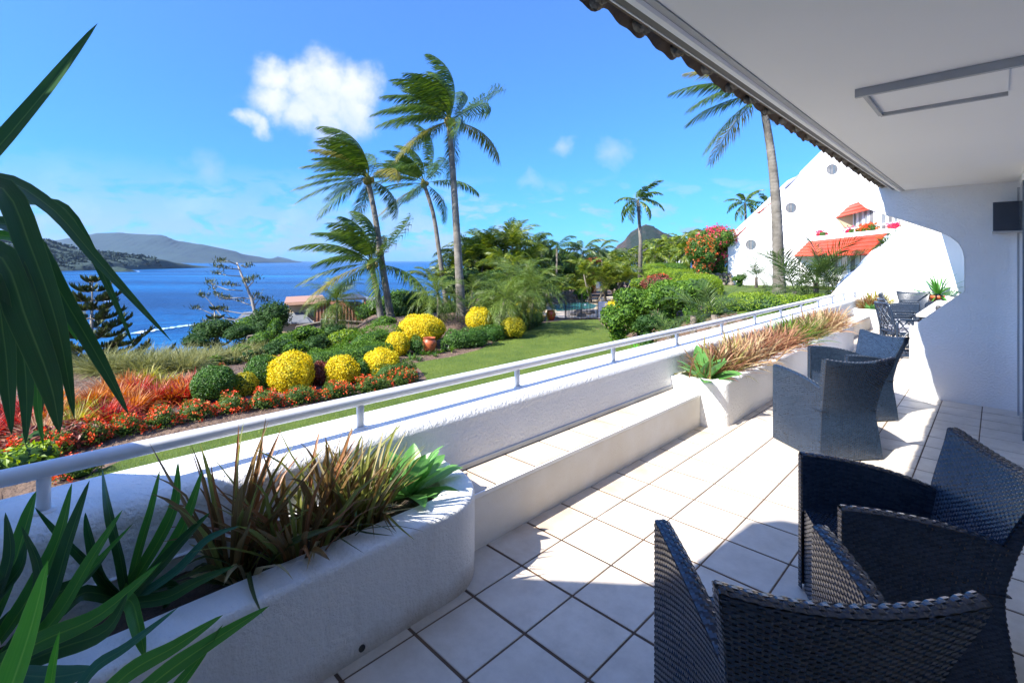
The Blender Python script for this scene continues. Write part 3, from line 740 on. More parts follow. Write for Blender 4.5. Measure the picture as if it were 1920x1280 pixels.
def chair(x, y, fx, fy, label, sc=1.0, grp='dark woven wicker tub chairs on the terrace'):
    r = thing('wicker_chair', (x, y, 0), label, 'chair', grp, rz=math.atan2(-fx, fy)); r.scale = (sc, sc, sc)
    for n, me, ms_ in CH:
        p = link(n, me, None, r); q_ = link('weave', ms_, None, p); q_['kind'] = 'stuff'
    return r
def ch_at(bl, br, fx, fy, *a, **k): pass
# nearest pair
def place(center, f, label, **k):
    f = Vector((f[0], f[1])).normalized(); return chair(center[0], center[1], f.x, f.y, label, **k)
place((-.46, 1.60), (-.63, .73), 'nearest dark wicker tub chair, its back towards the viewer in the bottom right corner')
place((-.29, 2.60), (-.88, -.47), 'dark wicker tub chair just behind the nearest one, turned to the left')
place((-1.02, 4.86), (-.77, .64), 'grey wicker tub chair in full sun, front one of the middle pair, seen from behind')
place((-1.07, 6.20), (-.66, -.75), 'wicker tub chair facing the camera behind the sunlit one, beside the fin wall')
place((-1.50, 13.6), (.98, .1), 'tall dark chair with its back to the small far planter', sc=1.05, grp='chairs round the far stone table')
place((-1.35, 14.6), (.2, -1), 'dark chair facing the camera at the far end of the stone table', sc=1.05, grp='chairs round the far stone table')
place((-.75, 14.7), (-.1, -1), 'dark low-backed chair between the far table and the potted yucca', sc=1.0, grp='chairs round the far stone table')
# lattice wicker chairs
def lattice_chair(x, y, f, label):
    f = Vector(f).normalized(); r = thing('lattice_chair', (x, y, 0), label, 'chair', 'open lattice chairs at the far table', rz=0)
    sd = Vector((f.y, -f.x, 0)); F = Vector((f.x, f.y, 0)); O = Vector((x, y, 0)); up = Vector((0, 0, 1))
    def pt(a, b_, c): return O+sd*a+F*b_+up*c
    def grid(name, Pf, nu, nv, rad=.009):
        b = MB()
        for k in range(-nv, nu+1):
            for sgn in (1, -1):
                pts = []
                for t in np.linspace(0, 1, 9):
                    u = (k+t*nv)/nu if sgn == 1 else (k+(1-t)*nv)/nu
                    if 0 <= u <= 1: pts.append(Pf(u, t))
                if len(pts) > 1: b.tube(pts, rad, 5)
        for (u0, v0, u1, v1) in ((0,0,1,0),(1,0,1,1),(1,1,0,1),(0,1,0,0)):
            b.tube([Pf(u0+(u1-u0)*t, v0+(v1-v0)*t) for t in np.linspace(0, 1, 8)], rad*2.2, 6)
        b.build(name, wick, r, smooth=True)
    grid('backrest', lambda u, v: pt((u-.5)*.5, -.24-.10*v-.03*math.sin(math.pi*u), .42+v*.46), 4, 3)
    for s in (1, -1): grid('armrest', lambda u, v: pt(s*.28, -.24+u*.48, .05+v*.58), 3, 3)
    b = MB(); b.slab([pt(-.26, -.24, .40), pt(.26, -.24, .40), pt(.26, .24, .40), pt(-.26, .24, .40)], (0, 0, .03)); b.build('seat', wick, r)
    b = MB(); b.slab([pt(-.24, -.22, .432), pt(.24, -.22, .432), pt(.24, .22, .432), pt(-.24, .22, .432)], (0, 0, .06)); o = b.build('cushion', cushion, r); bevel(o, .02)
    for a in (-.25, .25):
        for c in (-.22, .22): b = MB(); b.tube([pt(a, c, .4), pt(a*1.05, c*1.1, 0)], .018, 8); b.build('leg', wick, r)
lattice_chair(-1.22, 11.55, (.9, .35), 'dark open lattice armchair tucked to the left side of the far stone table')
lattice_chair(-1.10, 10.55, (.85, .5), 'nearer dark lattice armchair with pale seat cushion beside the fin wall edge')
tb_ = thing('dining_table', (-.45, 12.2, 0), 'pale stone-topped outdoor dining table partly hidden by the fin wall', 'table')
b = MB(); b.box((-.93, 10.2, .70), (.15, 14.0, .745)); o = b.build('tabletop', tabletop, tb_); bevel(o, .01)
for a in ((-.8, 10.4), (.0, 10.4), (-.8, 13.8), (.0, 13.8)): b = MB(); b.box((a[0]-.04, a[1]-.04, 0), (a[0]+.04, a[1]+.04, .70)); b.build('leg', darkmetal, tb_)
o = MB().lathe((-.72, 11.2, .745), [(0, .0), (.035, 0), (.04, .05), (.03, .08), (0, .085)], 14).build('candle_holder', darkmetal, None, smooth=True)
tag(o, 'small black round pot standing on the far stone table', 'candle holder')
# ============================================================ GROUND, SEA, HILLS
def sst(a, b, x):
    t = np.clip((np.asarray(x, float)-a)/(b-a), 0, 1); return t*t*(3-2*t)
CRa = [-3.0, -1.3, -1.04, -.78, -.62, -.52, -.42, -.30, -.15, 0, .15, .35, .8, 2.5]
CRd = [9, 12.0, 13.2, 15.5, 18.5, 22, 25, 29, 38, 50, 62, 85, 120, 120]
def height(X, Y):
    X = np.asarray(X, float); Y = np.asarray(Y, float)
    d = -sT*X+cT*Y; l = cT*X+sT*Y; dd = np.maximum(d, .5); a = np.clip(l/dd, -3, 2.5)
    lb = 5.1+.28*np.clip(d-28, 0, 60)
    up = sst(0, 2.6, l-lb); z = -1.7+1.62*up+.5*sst(30, 60, d)*up
    sd = (l+3.1)*-.906+(d-16)*.425
    z = z+.66*np.exp(-((l+3.2)**2+(d-24.4)**2)/(2*2.8**2))*sst(.5, 2.6, sd)
    z = z-.125*np.clip(d-14.5, 0, 30)*sst(-.27, -.40, a)*sst(-1.0, -.7, a)
    dc = np.interp(a, CRa, CRd); x = np.clip(d-dc, 0, None)
    z = z-np.minimum(40, .62*x*sst(0, 4, x))
    return np.maximum(z, -38.5)
def hz(X, Y): return float(height(X, Y))
def ground_at(px, d):
    v = ld((px-CX)/FPX*d, d); v.z = hz(v.x, v.y); return v
ag = np.concatenate([np.linspace(-3, -1.2, 25), np.linspace(-1.18, 1.15, 230), np.linspace(1.2, 2.5, 20)])
dg = np.concatenate([np.linspace(1.0, 30, 130), 30*np.exp(np.linspace(.02, 2.0, 90))])
A_, D_ = np.meshgrid(ag, dg, indexing='ij'); Lg = A_*D_
Xg = -sT*D_+cT*Lg; Yg = cT*D_+sT*Lg; Zg = height(Xg, Yg)+rng.normal(0, .012, Xg.shape)
Zg = np.where((Xg > -2.8) & (Yg < 16.2), np.minimum(Zg, -1.7), np.maximum(Zg, -38.5))
i, j = np.meshgrid(np.arange(len(ag)-1), np.arange(len(dg)-1), indexing='ij'); nd = len(dg)
Q = np.stack([i*nd+j, (i+1)*nd+j, (i+1)*nd+j+1, i*nd+j+1], -1).reshape(-1, 4)
o = link('ground', mk('ground', np.stack([Xg, Yg, Zg], -1), Q, smooth=True), soil); struct(o)
# upper lawn sheet
Lq = Lg-(5.1+.28*np.clip(D_-28, 0, 60)); ok = (Lq > 2.1) & (D_ > 8.5) & (D_ < 110) & (Xg < -2.9)
okc = ok[:-1, :-1] & ok[1:, :-1] & ok[:-1, 1:] & ok[1:, 1:]
Qu = Q.reshape(i.shape+(4,))[okc]
used = np.unique(Qu); rem = np.zeros(Xg.size, int); rem[used] = np.arange(len(used))
Vu = np.stack([Xg, Yg, Zg+.03], -1).reshape(-1, 3)[used]
o = link('upper_lawn', mk('upper_lawn', Vu, rem[Qu], smooth=True), lawnm); struct(o)
# main lawn, curved edge
edge_px = [(150,905),(180,884),(230,862),(290,838),(340,818),(400,797),(480,783),(560,770),(640,757),(720,742),(776,731),(795,722),(800,708),(786,690),(772,682),(800,676),(850,668),(900,655),(940,636),(985,616),(1020,605),(1060,600),(1122,599),(1128,608),(1150,622),(1185,634),(1220,652),(1265,668),(1330,690)]
LP = [gz(x, y, -1.67) for x, y in edge_px]
LP = [p for p in LP]
LP = [Vector((-2.75, LP[0].y-.8, -1.67)), *LP, Vector((-2.75, LP[-1].y+2, -1.67))]
b = MB(); b.slab(LP, (0, 0, -.02)); o = b.build('lawn', lawnm, None); struct(o)
# blades of grass near the viewer
from mathutils.geometry import intersect_point_line
LPn = np.array([(p.x, p.y) for p in LP])
def inpoly(P, poly):
    x, y = P[:, 0], P[:, 1]; c = np.zeros(len(P), bool); n = len(poly)
    for i_ in range(n):
        x1, y1 = poly[i_]; x2, y2 = poly[(i_+1) % n]
        m_ = ((y1 > y) != (y2 > y)) & (x < (x2-x1)*(y-y1)/(y2-y1+1e-12)+x1); c ^= m_
    return c
lo, hi = LPn.min(0), LPn.max(0)
P = rng.random((330000, 2))*(hi-lo)+lo
dist = np.hypot(P[:, 0], P[:, 1]); keep = rng.random(len(P)) < np.clip(14/dist, .25, 1)**1.2
P = P[inpoly(P, LPn) & keep]; n = len(P); print('lawn blades', n)
V, Q = blades_geo(np.column_stack([P, np.full(n, -1.672)]), rng.random(n)*6.28, 1.0+.5*rng.random(n), .028+.03*rng.random(n), .006+.008*rng.random(n), np.full(n, .3), K=2)
o = link('grass_blades', mk('grass_blades', V, Q), lawnb); o['kind'] = 'stuff'; o['label'] = 'short mown green grass blades of the lower lawn'; o['category'] = 'grass'
# sea
SEA = -36.0
def sea_mat():
    m = bpy.data.materials.new('sea_water'); m.use_nodes = True; t = NT(m.node_tree); b_ = t.n['Principled BSDF']
    geo = t.add('ShaderNodeNewGeometry'); P = geo.outputs['Position']
    mp = t.add('ShaderNodeMapping'); mp.inputs['Rotation'].default_value = (0, 0, TH); mp.inputs['Scale'].default_value = (1, 1, 1); t.link(P, mp.inputs[0])
    mp2 = t.add('ShaderNodeMapping'); mp2.vector_type = 'TEXTURE'; mp2.inputs['Rotation'].default_value = (0, 0, TH); mp2.inputs['Scale'].default_value = (900, 160, 1); t.link(P, mp2.inputs[0])
    big = t.noise(1.0, 6, .6, mp2.outputs[0]); 
    mp3 = t.add('ShaderNodeMapping'); mp3.vector_type = 'TEXTURE'; mp3.inputs['Rotation'].default_value = (0, 0, TH+.3); mp3.inputs['Scale'].default_value = (26, 7, 1); t.link(P, mp3.inputs[0])
    sm = t.noise(1.0, 8, .7, mp3.outputs[0])
    f = t.math('ADD', t.math('MULTIPLY', big, .55), t.math('MULTIPLY', sm, .45))
    c = t.ramp(f, [(.41, (.0005,.026,.10)), (.5, (.0012,.058,.19)), (.60, (.006,.135,.33))]); t.link(c, b_.inputs['Base Color'])
    b_.inputs['Roughness'].default_value = .28; b_.inputs['IOR'].default_value = 1.33; b_.inputs['Specular IOR Level'].default_value = .22
    h1 = t.noise(.16, 6, .65, P); h2 = t.noise(.9, 5, .6, P); hh = t.math('ADD', t.math('MULTIPLY', h1, 2.4), t.math('MULTIPLY', h2, .6))
    bu = t.add('ShaderNodeBump', i_Strength=1.0, i_Distance=1.1); t.link(hh, bu.inputs['Height']); t.link(bu.outputs[0], b_.inputs['Normal'])
    return m
seam = sea_mat()
n = 60; ang = np.linspace(0, 2*np.pi, n, endpoint=False); rr = np.array([0.1, 300, 1500, 6000, 16000, 34000])
V = np.stack([np.outer(rr, np.cos(ang)), np.outer(rr, np.sin(ang)), np.full((6, n), SEA)], -1).reshape(-1, 3)
Q = [(a*n+i_, a*n+(i_+1) % n, (a+1)*n+(i_+1) % n, (a+1)*n+i_) for a in range(5) for i_ in range(n)]
o = link('sea', mk('sea', V, Q), seam); struct(o)
# boat wake
foam = mat('foam', (.50,.62,.75), (.12,.27,.55), .9, .22, width=.25)
def wake(pxs, w0, w1, nm):
    V = []; Q = []; n = 60
    for k in range(n+1):
        t = k/n*(len(pxs)-1); i_ = min(int(t), len(pxs)-2); f = t-i_
        x = pxs[i_][0]*(1-f)+pxs[i_+1][0]*f; y = pxs[i_][1]*(1-f)+pxs[i_+1][1]*f
        ww = (w0+(w1-w0)*k/n)*(.35+random.random()*.9)
        for s in (-1, 1): p = gz(x, y+s*ww, SEA+.35); V.append(tuple(p))
    Q = [(2*k, 2*k+1, 2*k+3, 2*k+2) for k in range(n)]
    o = link(nm, mk(nm, V, Q), foam); o['kind'] = 'structure'; return o
wake([(245,625),(300,617),(350,610),(400,605),(450,602)], 2.2, 1.0, 'boat_wake')
wake([(130,560),(170,562),(215,566)], 1.2, .6, 'boat_wake')
wake([(215,508),(240,507),(262,509)], .5, .4, 'boat_wake')
# hills
hillm = mat('hill_forest', (.008,.026,.020), (.022,.046,.036), .95, .012, 6, .05, detail=10)
farhill = mat('far_hill_forest', (.007,.024,.030), (.018,.042,.042), .95, .0028, 10, .01, detail=10)
peakm = mat('rocky_peak', (.009,.021,.016), (.085,.052,.048), .95, .010, 8, .04, detail=9, split=.58, width=.2)
def hill(name, prof, d0, depth, m, base_z=SEA-2, rough=.05, steps=22, fw=.35, trees=0):
    """prof: [(px,py)] skyline at distance d0; ridge there, flanks falling to the sea in front and behind"""
    xs = np.array([p[0] for p in prof], float); ysk = np.array([p[1] for p in prof], float)
    px = np.linspace(xs[0], xs[-1], 260); py = np.interp(px, xs, ysk)
    zr = EYE-(py-HY)*d0/FPX; V = []
    nr = np.random.default_rng(3)
    ph = nr.random(12)*6.28; fr = np.array([.013, .021, .034, .055, .09, .14, .21, .33, .5, .8, 1.2, 1.9])
    for k in range(steps+1):
        t = k/steps*2-1                           # -1 front shore, 0 ridge, 1 back
        dd = d0+t*depth*(fw if t < 0 else 1)
        s = (1-abs(t))**(.85 if t < 0 else 1.0)
        wob = sum(math.cos(1)*0+np.sin(px*f+p+t*7*f*20) *(.5/(1+f*14)) for f, p in zip(fr, ph))
        z = base_z+(zr-base_z)*s*(1+rough*wob*(1 if abs(t) > .02 else .15))
        L = (px-CX)/FPX*d0+wob*depth*.03
        for q in range(len(px)): v = ld(L[q], dd); V.append((v.x, v.y, z[q]))
    n = len(px); Q = [(k*n+q, k*n+q+1, (k+1)*n+q+1, (k+1)*n+q) for k in range(steps) for q in range(n-1)]
    o = link(name, mk(name, V, Q, smooth=True), m); struct(o)
    return np.array(V).reshape(steps+1, n, 3)
hill('far_island', [(-260,500),(-100,470),(0,462),(110,450),(150,443),(185,437),(225,436),(262,439),(300,441),(340,452),(390,459),(430,470),(460,481),(490,491.5)], 9000, 2200, farhill, fw=.5)
hill('far_island', [(455,491),(480,487),(500,485),(520,484),(535,488),(542,491)], 11000, 900, farhill)
hill('far_island', [(455,490),(478,484),(490,486),(505,486),(520,481),(535,484),(548,489.5)], 16000, 900, farhill)
G = hill('wooded_headland', [(-300,430),(-120,440),(0,446),(62,448),(92,455),(130,463),(165,472),(200,474),(240,478),(270,482),(288,487),(296,498),(300,505)], 2300, 500, hillm, rough=.07, fw=1.4)
hill('wooded_headland', [(180,512),(200,501),(222,500),(238,504),(246,510)], 1700, 60, hillm, rough=.1)
hill('rocky_peak', [(1120,489),(1140,477),(1160,468),(1172,450),(1180,436),(1190,427),(1203,421),(1218,424),(1235,433),(1258,440),(1290,447),(1340,455),(1400,464),(1500,470),(1700,480)], 1500, 420, peakm, base_z=-4, rough=.06)
# forest trees standing on the headland: one tree canopy mass
V_, Q_ = [], []; gi = rng.integers(0, 12, 5200); gj = rng.integers(60, 258, 5200)
P = G[gi, gj]+rng.normal(0, 6, (5200, 3))*[1, 1, 0]; P[:, 2] = G[gi, gj][:, 2]+3
P = P[P[:, 2] > SEA+4]
N_ = unit(rng.normal(0, 1, P.shape)+[0, 0, 1.0])
V, Q = leaves_geo(np.repeat(P, 3, 0)+rng.normal(0, 3.0, (len(P)*3, 3)), np.repeat(N_, 3, 0), 12.0, asp=.6)
o = link('headland_forest', mk('headland_forest', V, Q), hillm); o['kind'] = 'stuff'; o['label'] = 'dark tree canopy covering the near headland at the left'; o['category'] = 'forest'

HAZE = True
if HAZE:
    hm = bpy.data.materials.new('air'); hm.use_nodes = True; t = NT(hm.node_tree); t.n.clear()
    o_ = t.add('ShaderNodeOutputMaterial'); pvn = t.add('ShaderNodeVolumePrincipled'); pvn.inputs['Color'].default_value = (.48,.68,1,1); pvn.inputs['Density'].default_value = 1.9e-5; pvn.inputs['Anisotropy'].default_value = .2
    t.link(pvn.outputs[0], o_.inputs['Volume'])
    hb = MB(); hb.box((-35000, -35000, -40), (35000, 35000, 720)); hz_ = hb.build('haze', hm); hz_['kind'] = 'stuff'
# ============================================================ PLANT GENERATORS
def frond(base, d0, L, nl, ll, grav=.9, wind=(0,0,0), ldroop=.5, lw=.035, K=14, vang=.25, start=.16, sweep0=.6, sweep1=1.15, rr=.016, rnd=.08):
    """pinnate frond in world space; returns (V,Q) leaflets + rachis"""
    wind = np.array(wind, float); T0 = unit(np.array(d0, float)); p = np.array(base, float); pts = [p.copy()]; Ts = [T0.copy()]; T_ = T0.copy(); st = L/(K-1)
    for k in range(1, K):
        f = k/(K-1); T_ = unit(T_+(np.array([0, 0, -grav])+wind)*st/L*(.5+1.1*f)); p = p+T_*st; pts.append(p.copy()); Ts.append(T_.copy())
    pts = np.array(pts); Ts = np.array(Ts)
    up = np.array([0, 0, 1.]); side0 = np.cross(T0, up)
    if np.linalg.norm(side0) < .15: side0 = np.cross(T0, np.array([math.cos(base[0]*7), math.sin(base[0]*7), 0.]))
    side0 = unit(side0)
    s = np.linspace(start, .995, nl); fi = s*(K-1); i0 = np.minimum(fi.astype(int), K-2); ff = (fi-i0)[:, None]
    B = pts[i0]*(1-ff)+pts[i0+1]*ff; T1 = unit(Ts[i0]*(1-ff)+Ts[i0+1]*ff)
    side = unit(side0[None]-T1*np.sum(T1*side0, 1)[:, None]); U = np.cross(side, T1)
    prof = np.clip(np.sin(np.pi*(.12+.80*(s-start)/(1-start)))**.7, .12, 1)
    Vs = []; Qs = []; n0 = 0
    for sg in (1, -1):
        sw = (sweep0+(sweep1-sweep0)*s)[:, None]+rng.normal(0, rnd, (nl, 1))
        dr = unit(side*sg*np.cos(sw)+T1*np.sin(sw)+U*(vang+rng.normal(0, rnd, (nl, 1))))
        ln = (ll*prof*(1+rng.normal(0, .08, nl)))[:, None]
        w1 = wind*.5
        d2 = unit(dr+np.array([0, 0, -ldroop*.6])+w1); d3 = unit(dr+np.array([0, 0, -ldroop*1.6])+w1*2)
        m1 = B+d2*ln*.5; tp = m1+d3*ln*.5
        wv = T1*(lw*.5)*(.5+.5*prof)[:, None]
        V = np.stack([B-wv*.5, B+wv*.5, m1-wv, m1+wv, tp-wv*.08, tp+wv*.08], 1).reshape(-1, 3)
        k = np.arange(nl)[:, None]*6+n0
        Qs.append(np.concatenate([np.concatenate([k, k+1, k+3, k+2], 1), np.concatenate([k+2, k+3, k+5, k+4], 1)])); Vs.append(V); n0 += len(V)
    # rachis: triangular tube
    rad = rr*np.linspace(1, .2, K)[:, None]; sd = unit(side0[None]-Ts*np.sum(Ts*side0, 1)[:, None]); Uu = np.cross(sd, Ts)
    ring = np.stack([pts+sd*rad, pts-sd*rad, pts-Uu*rad], 1).reshape(-1, 3); k = np.arange(K-1)[:, None]*3+n0
    for a in range(3):
        c = (a+1) % 3; Qs.append(np.concatenate([k+a, k+c, k+3+c, k+3+a], 1))
    Vs.append(ring)
    return np.vstack(Vs), np.vstack(Qs)
WL = np.array([-cT, -sT, 0.])        # wind blows towards the left of the picture
RR = np.array([cT, sT, 0.]); FF = np.array([-sT, cT, 0.])
def trunk(r, path, r0, r1, m=trunkm, flare=1.6, name='trunk', k=14):
    """path of 3-4 points; Catmull smooth; ringed swellings"""
    P = [np.array(p, float) for p in path]; n = 46; out = []; seg = len(P)-1
    for i_ in range(n+1):
        t = i_/n*seg; a = min(int(t), seg-1); f = t-a
        p_1 = P[max(a-1, 0)]; p0_ = P[a]; p1 = P[a+1]; p2 = P[min(a+2, seg)]
        out.append(.5*((2*p0_)+(-p_1+p1)*f+(2*p_1-5*p0_+4*p1-p2)*f*f+(-p_1+3*p0_-3*p1+p2)*f**3))
    out = np.array(out); 
    # densify for rings
    tt = np.linspace(0, n, 150); out = np.stack([np.interp(tt, np.arange(n+1), out[:, c]) for c in range(3)], 1)
    f = np.linspace(0, 1, 150); rad = r0+(r1-r0)*f**.8+(flare-1)*r0*np.exp(-f*16)
    rad = rad*(1+.035*((np.arange(150) % 3) == 0)+rng.normal(0, .012, 150))
    b = MB(); b.tube(out, rad, k); b.build(name, m, r, smooth=True); return out
def coconut(base, path, top_dir, label, nf=20, L=3.0, r0=.19, r1=.12, wind=1.0, seed=1, m=L_coco, down=2, nuts=True, ll=.85):
    global rng; keep = rng; rng = np.random.default_rng(seed)
    r = thing('coconut_palm', tuple(base), label, 'palm tree', 'tall coconut palms in the garden')
    pt = trunk(r, path, r0, r1); top = pt[-1]
    ax = unit(np.array(top_dir, float)); s1 = unit(np.cross(ax, [0.3, .2, 1.])); s1 = RR if abs(np.dot(RR, ax)) < .9 else s1
    s1 = unit(s1-ax*np.dot(s1, ax)); s2 = np.cross(ax, s1)
    ga = 2.39996
    for k in range(nf):
        f = (k+.5)/nf; el = (1.5-f**1.25*1.75)+rng.normal(0, .1); az = k*ga+rng.normal(0, .15)
        d = ax*math.sin(el)+(s1*math.cos(az)+s2*math.sin(az))*math.cos(el)
        w_ = WL*wind*(1.05+.6*rng.random())*(1 if f < .8 else .55)+np.array([0, 0, .22])*wind
        Lk = L*(.72+.34*min(1, f*2.2))*(1+rng.normal(0, .06))
        V, Q = frond(top+ax*.12*(1-f), d, Lk, 74, ll*(Lk/L), grav=.75+.55*f, wind=w_*(1.2-.35*f), ldroop=.8+.3*rng.random(), lw=.055, vang=.1, rr=.028, rnd=.12, sweep0=.45, sweep1=.95)
        b = MB(); b.raw(V, Q); b.build('frond', m if rng.random() > .05*(1+4*(f > .85)) else L_cocoy, r)
    b = MB(); 
    for k in range(9 if nuts else 0):
        a = k*2.1; q = top+(s1*math.cos(a)+s2*math.sin(a))*.22+ax*(.02-.18*rng.random()); b.ell(q, (.11, .11, .13), 8, 6)
    if nuts: b.build('coconut', mat('coconut_husk', (.30,.19,.03), (.18,.16,.03), .6) if 'coconut_husk' not in MATS else MATS['coconut_husk'], r, smooth=True)
    b = MB(); b.tube([top-ax*.25, top, top+ax*.35], [r1*1.1, r1*1.9, r1*.6], 10); b.build('crown_shaft', L_cocoy, r, smooth=True)
    rng = keep; return r
# shared frond meshes for small palms: local +X, origin at base
def frond_pool(nm, n, L, nl, ll, m, **kw):
    out = []
    for k in range(n):
        el = kw.get('el', .5); V, Q = frond((0, 0, 0), (math.cos(el), 0, math.sin(el)), L*(1+rng.normal(0, .07)), nl, ll, **{a: b_ for a, b_ in kw.items() if a != 'el'})
        me = mk(nm, V, Q); me.materials.append(m); out.append(me)
    return out
POOL = {
 'pygmy': frond_pool('date_frond', 6, 1.25, 46, .30, L_pyg, grav=1.5, ldroop=.35, lw=.014, K=10, vang=.15, el=.75, rr=.01, rnd=.16),
 'areca': frond_pool('cane_frond', 6, 1.9, 30, .55, L_areca, grav=1.15, ldroop=.55, lw=.06, K=9, vang=.4, el=.9, rr=.014, rnd=.1),
 'king': frond_pool('king_frond', 5, 2.3, 30, .60, L_king, grav=1.9, ldroop=.9, lw=.085, K=9, vang=.1, el=.7, rr=.016, rnd=.1),
 'coco': frond_pool('coconut_frond', 5, 2.6, 34, .62, L_coco, grav=1.35, ldroop=.8, lw=.06, K=10, vang=.1, el=.6, rr=.022, rnd=.12),
 'far': frond_pool('far_frond', 5, 1.9, 15, .62, L_areca, grav=1.5, ldroop=.6, lw=.15, K=8, vang=.2, el=.7, rr=.03, rnd=.1),
 'farcoco': frond_pool('coconut_frond', 5, 2.6, 22, .66, L_coco, grav=1.25, ldroop=.8, lw=.13, K=9, vang=.1, el=.6, rr=.03, rnd=.1),
 'broad': frond_pool('broad_frond', 5, 1.9, 22, .62, L_king, grav=1.1, ldroop=.25, lw=.05, K=10, vang=.35, el=.8, rr=.018, rnd=.06),
}
def crown(r, top, n, pool, sc=1.0, el0=1.1, el1=-.3, seed=0, name='frond', lean=(0, 0)):
    rs = random.Random(seed); rl = root(r).location
    for k in range(n):
        f = (k+.5)/n; el = el0+(el1-el0)*f+rs.gauss(0, .12); az = k*2.39996+rs.gauss(0, .25)
        me = POOL[pool][rs.randrange(len(POOL[pool]))]; o = link(name, me, None, r)
        s = sc*(.8+.3*rs.random())
        M_ = Matrix.Rotation(az, 4, 'Z') @ Matrix.Rotation(-(el-.7), 4, 'Y') @ Matrix.Rotation(rs.gauss(0, .3), 4, 'X')
        o.matrix_local = Matrix.Translation(Vector(top)-rl) @ M_ @ Matrix.Diagonal((s, s, s, 1))
def small_palm(base, h, pool, n, label, sc=1., group=None, lean=(0, 0), tr=.07, seed=0, name='palm_tree', m=trunkm, el0=1.2, el1=-.5, stems=1, spread=.4, cat='palm tree'):
    r = thing(name, tuple(base), label, cat, group); rs = random.Random(seed)
    for q in range(stems):
        a = q*2.4; off = Vector((math.cos(a), math.sin(a), 0))*spread*(0 if stems == 1 else (.35+.65*rs.random())); hh = h*(1 if stems == 1 else (.45+.6*rs.random()))
        b0 = Vector(base)+off*.35; tp = Vector(base)+Vector((lean[0], lean[1], hh))+off*(1 if stems == 1 else 1.6)
        mid = b0.lerp(tp, .5)+Vector((lean[0]*-.15, lean[1]*-.15, 0))
        b = MB(); b.tube([b0-Vector((0, 0, .3)), mid, tp], [tr*1.2, tr, tr*.85], 8); b.build('trunk' if stems == 1 else 'stem', m, r, smooth=True)
        crown(r, tp, n if stems == 1 else max(5, n), pool, sc, el0, el1, seed*31+q)
    return r
def lobes_points(lobes, dens):
    P, N_ = [], []
    for (c, r) in lobes:
        c = np.array(c, float); r = np.array(r, float); area = 4*np.pi*((r[0]*r[1])**1.6/3+(r[0]*r[2])**1.6/3+(r[1]*r[2])**1.6/3)**(1/1.6); n = max(30, int(area*dens))
        u = unit(rng.normal(0, 1, (n, 3))); u = u[u[:, 2] > -.75]
        k3 = 5.0/max(r); bump_ = .08*np.sin(c[0]*3+u[:, :1]*k3*max(r)*1.0+1)*np.sin(c[1]*2+u[:, 1:2]*k3*max(r)*1.3)+.035*np.sin(u[:, 2:3]*9+u[:, :1]*7+c[0]); p = c+u*r*(1+bump_+rng.normal(0, .028, (len(u), 1))+(rng.random((len(u), 1)) < .03)*.09); nn = unit(u/r)
        ins = np.zeros(len(p), bool)
        for (c2, r2) in lobes:
            if c2 is c: continue
            q = (p-np.array(c2))/np.array(r2); ins |= (np.sum(q*q, 1) < .72) & ~np.all(np.array(c2) == c)
        P.append(p[~ins]); N_.append(nn[~ins])
    return np.vstack(P), np.vstack(N_)
def bush(name, lobes, m, label, cat='shrub', leafsize=.05, dens=600, asp=.55, tilt=1.0, group=None, core=L_dark, flowers=None, base=None, parent=None, inner=.86):
    base = Vector(base) if base is not None else Vector((lobes[0][0][0], lobes[0][0][1], lobes[0][0][2]-lobes[0][1][2]))
    r = thing(name, tuple(base), label, cat, group) if parent is None else parent
    P, N_ = lobes_points(lobes, dens); 
    V, Q = leaves_geo(P, N_, leafsize, asp, tilt)
    P2 = P-N_*leafsize*(.5+1.2*rng.random((len(P), 1))); k = rng.random(len(P)) < .5
    V2, Q2 = leaves_geo(P2[k], N_[k], leafsize*1.05, asp, tilt*1.2)
    b = MB(); b.raw(V, Q); b.raw(V2, Q2); f = b.build('foliage', m, r, kind='stuff')
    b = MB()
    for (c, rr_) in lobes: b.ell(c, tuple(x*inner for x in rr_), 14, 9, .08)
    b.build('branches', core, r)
    if flowers:
        fm, n, fs, zmin = flowers
        idx = rng.permutation(len(P)); idx = idx[N_[idx][:, 2] > zmin][:n]
        cen = P[idx]; k = 9
        pp = np.repeat(cen, k, 0)+rng.normal(0, fs*.45, (len(cen)*k, 3)); nn = unit(np.repeat(N_[idx], k, 0)+rng.normal(0, .8, (len(cen)*k, 3)))
        V, Q = leaves_geo(pp, nn, fs*.62, .8, .8); b = MB(); b.raw(V, Q); b.build('flowers', fm, r, kind='stuff')
    return r
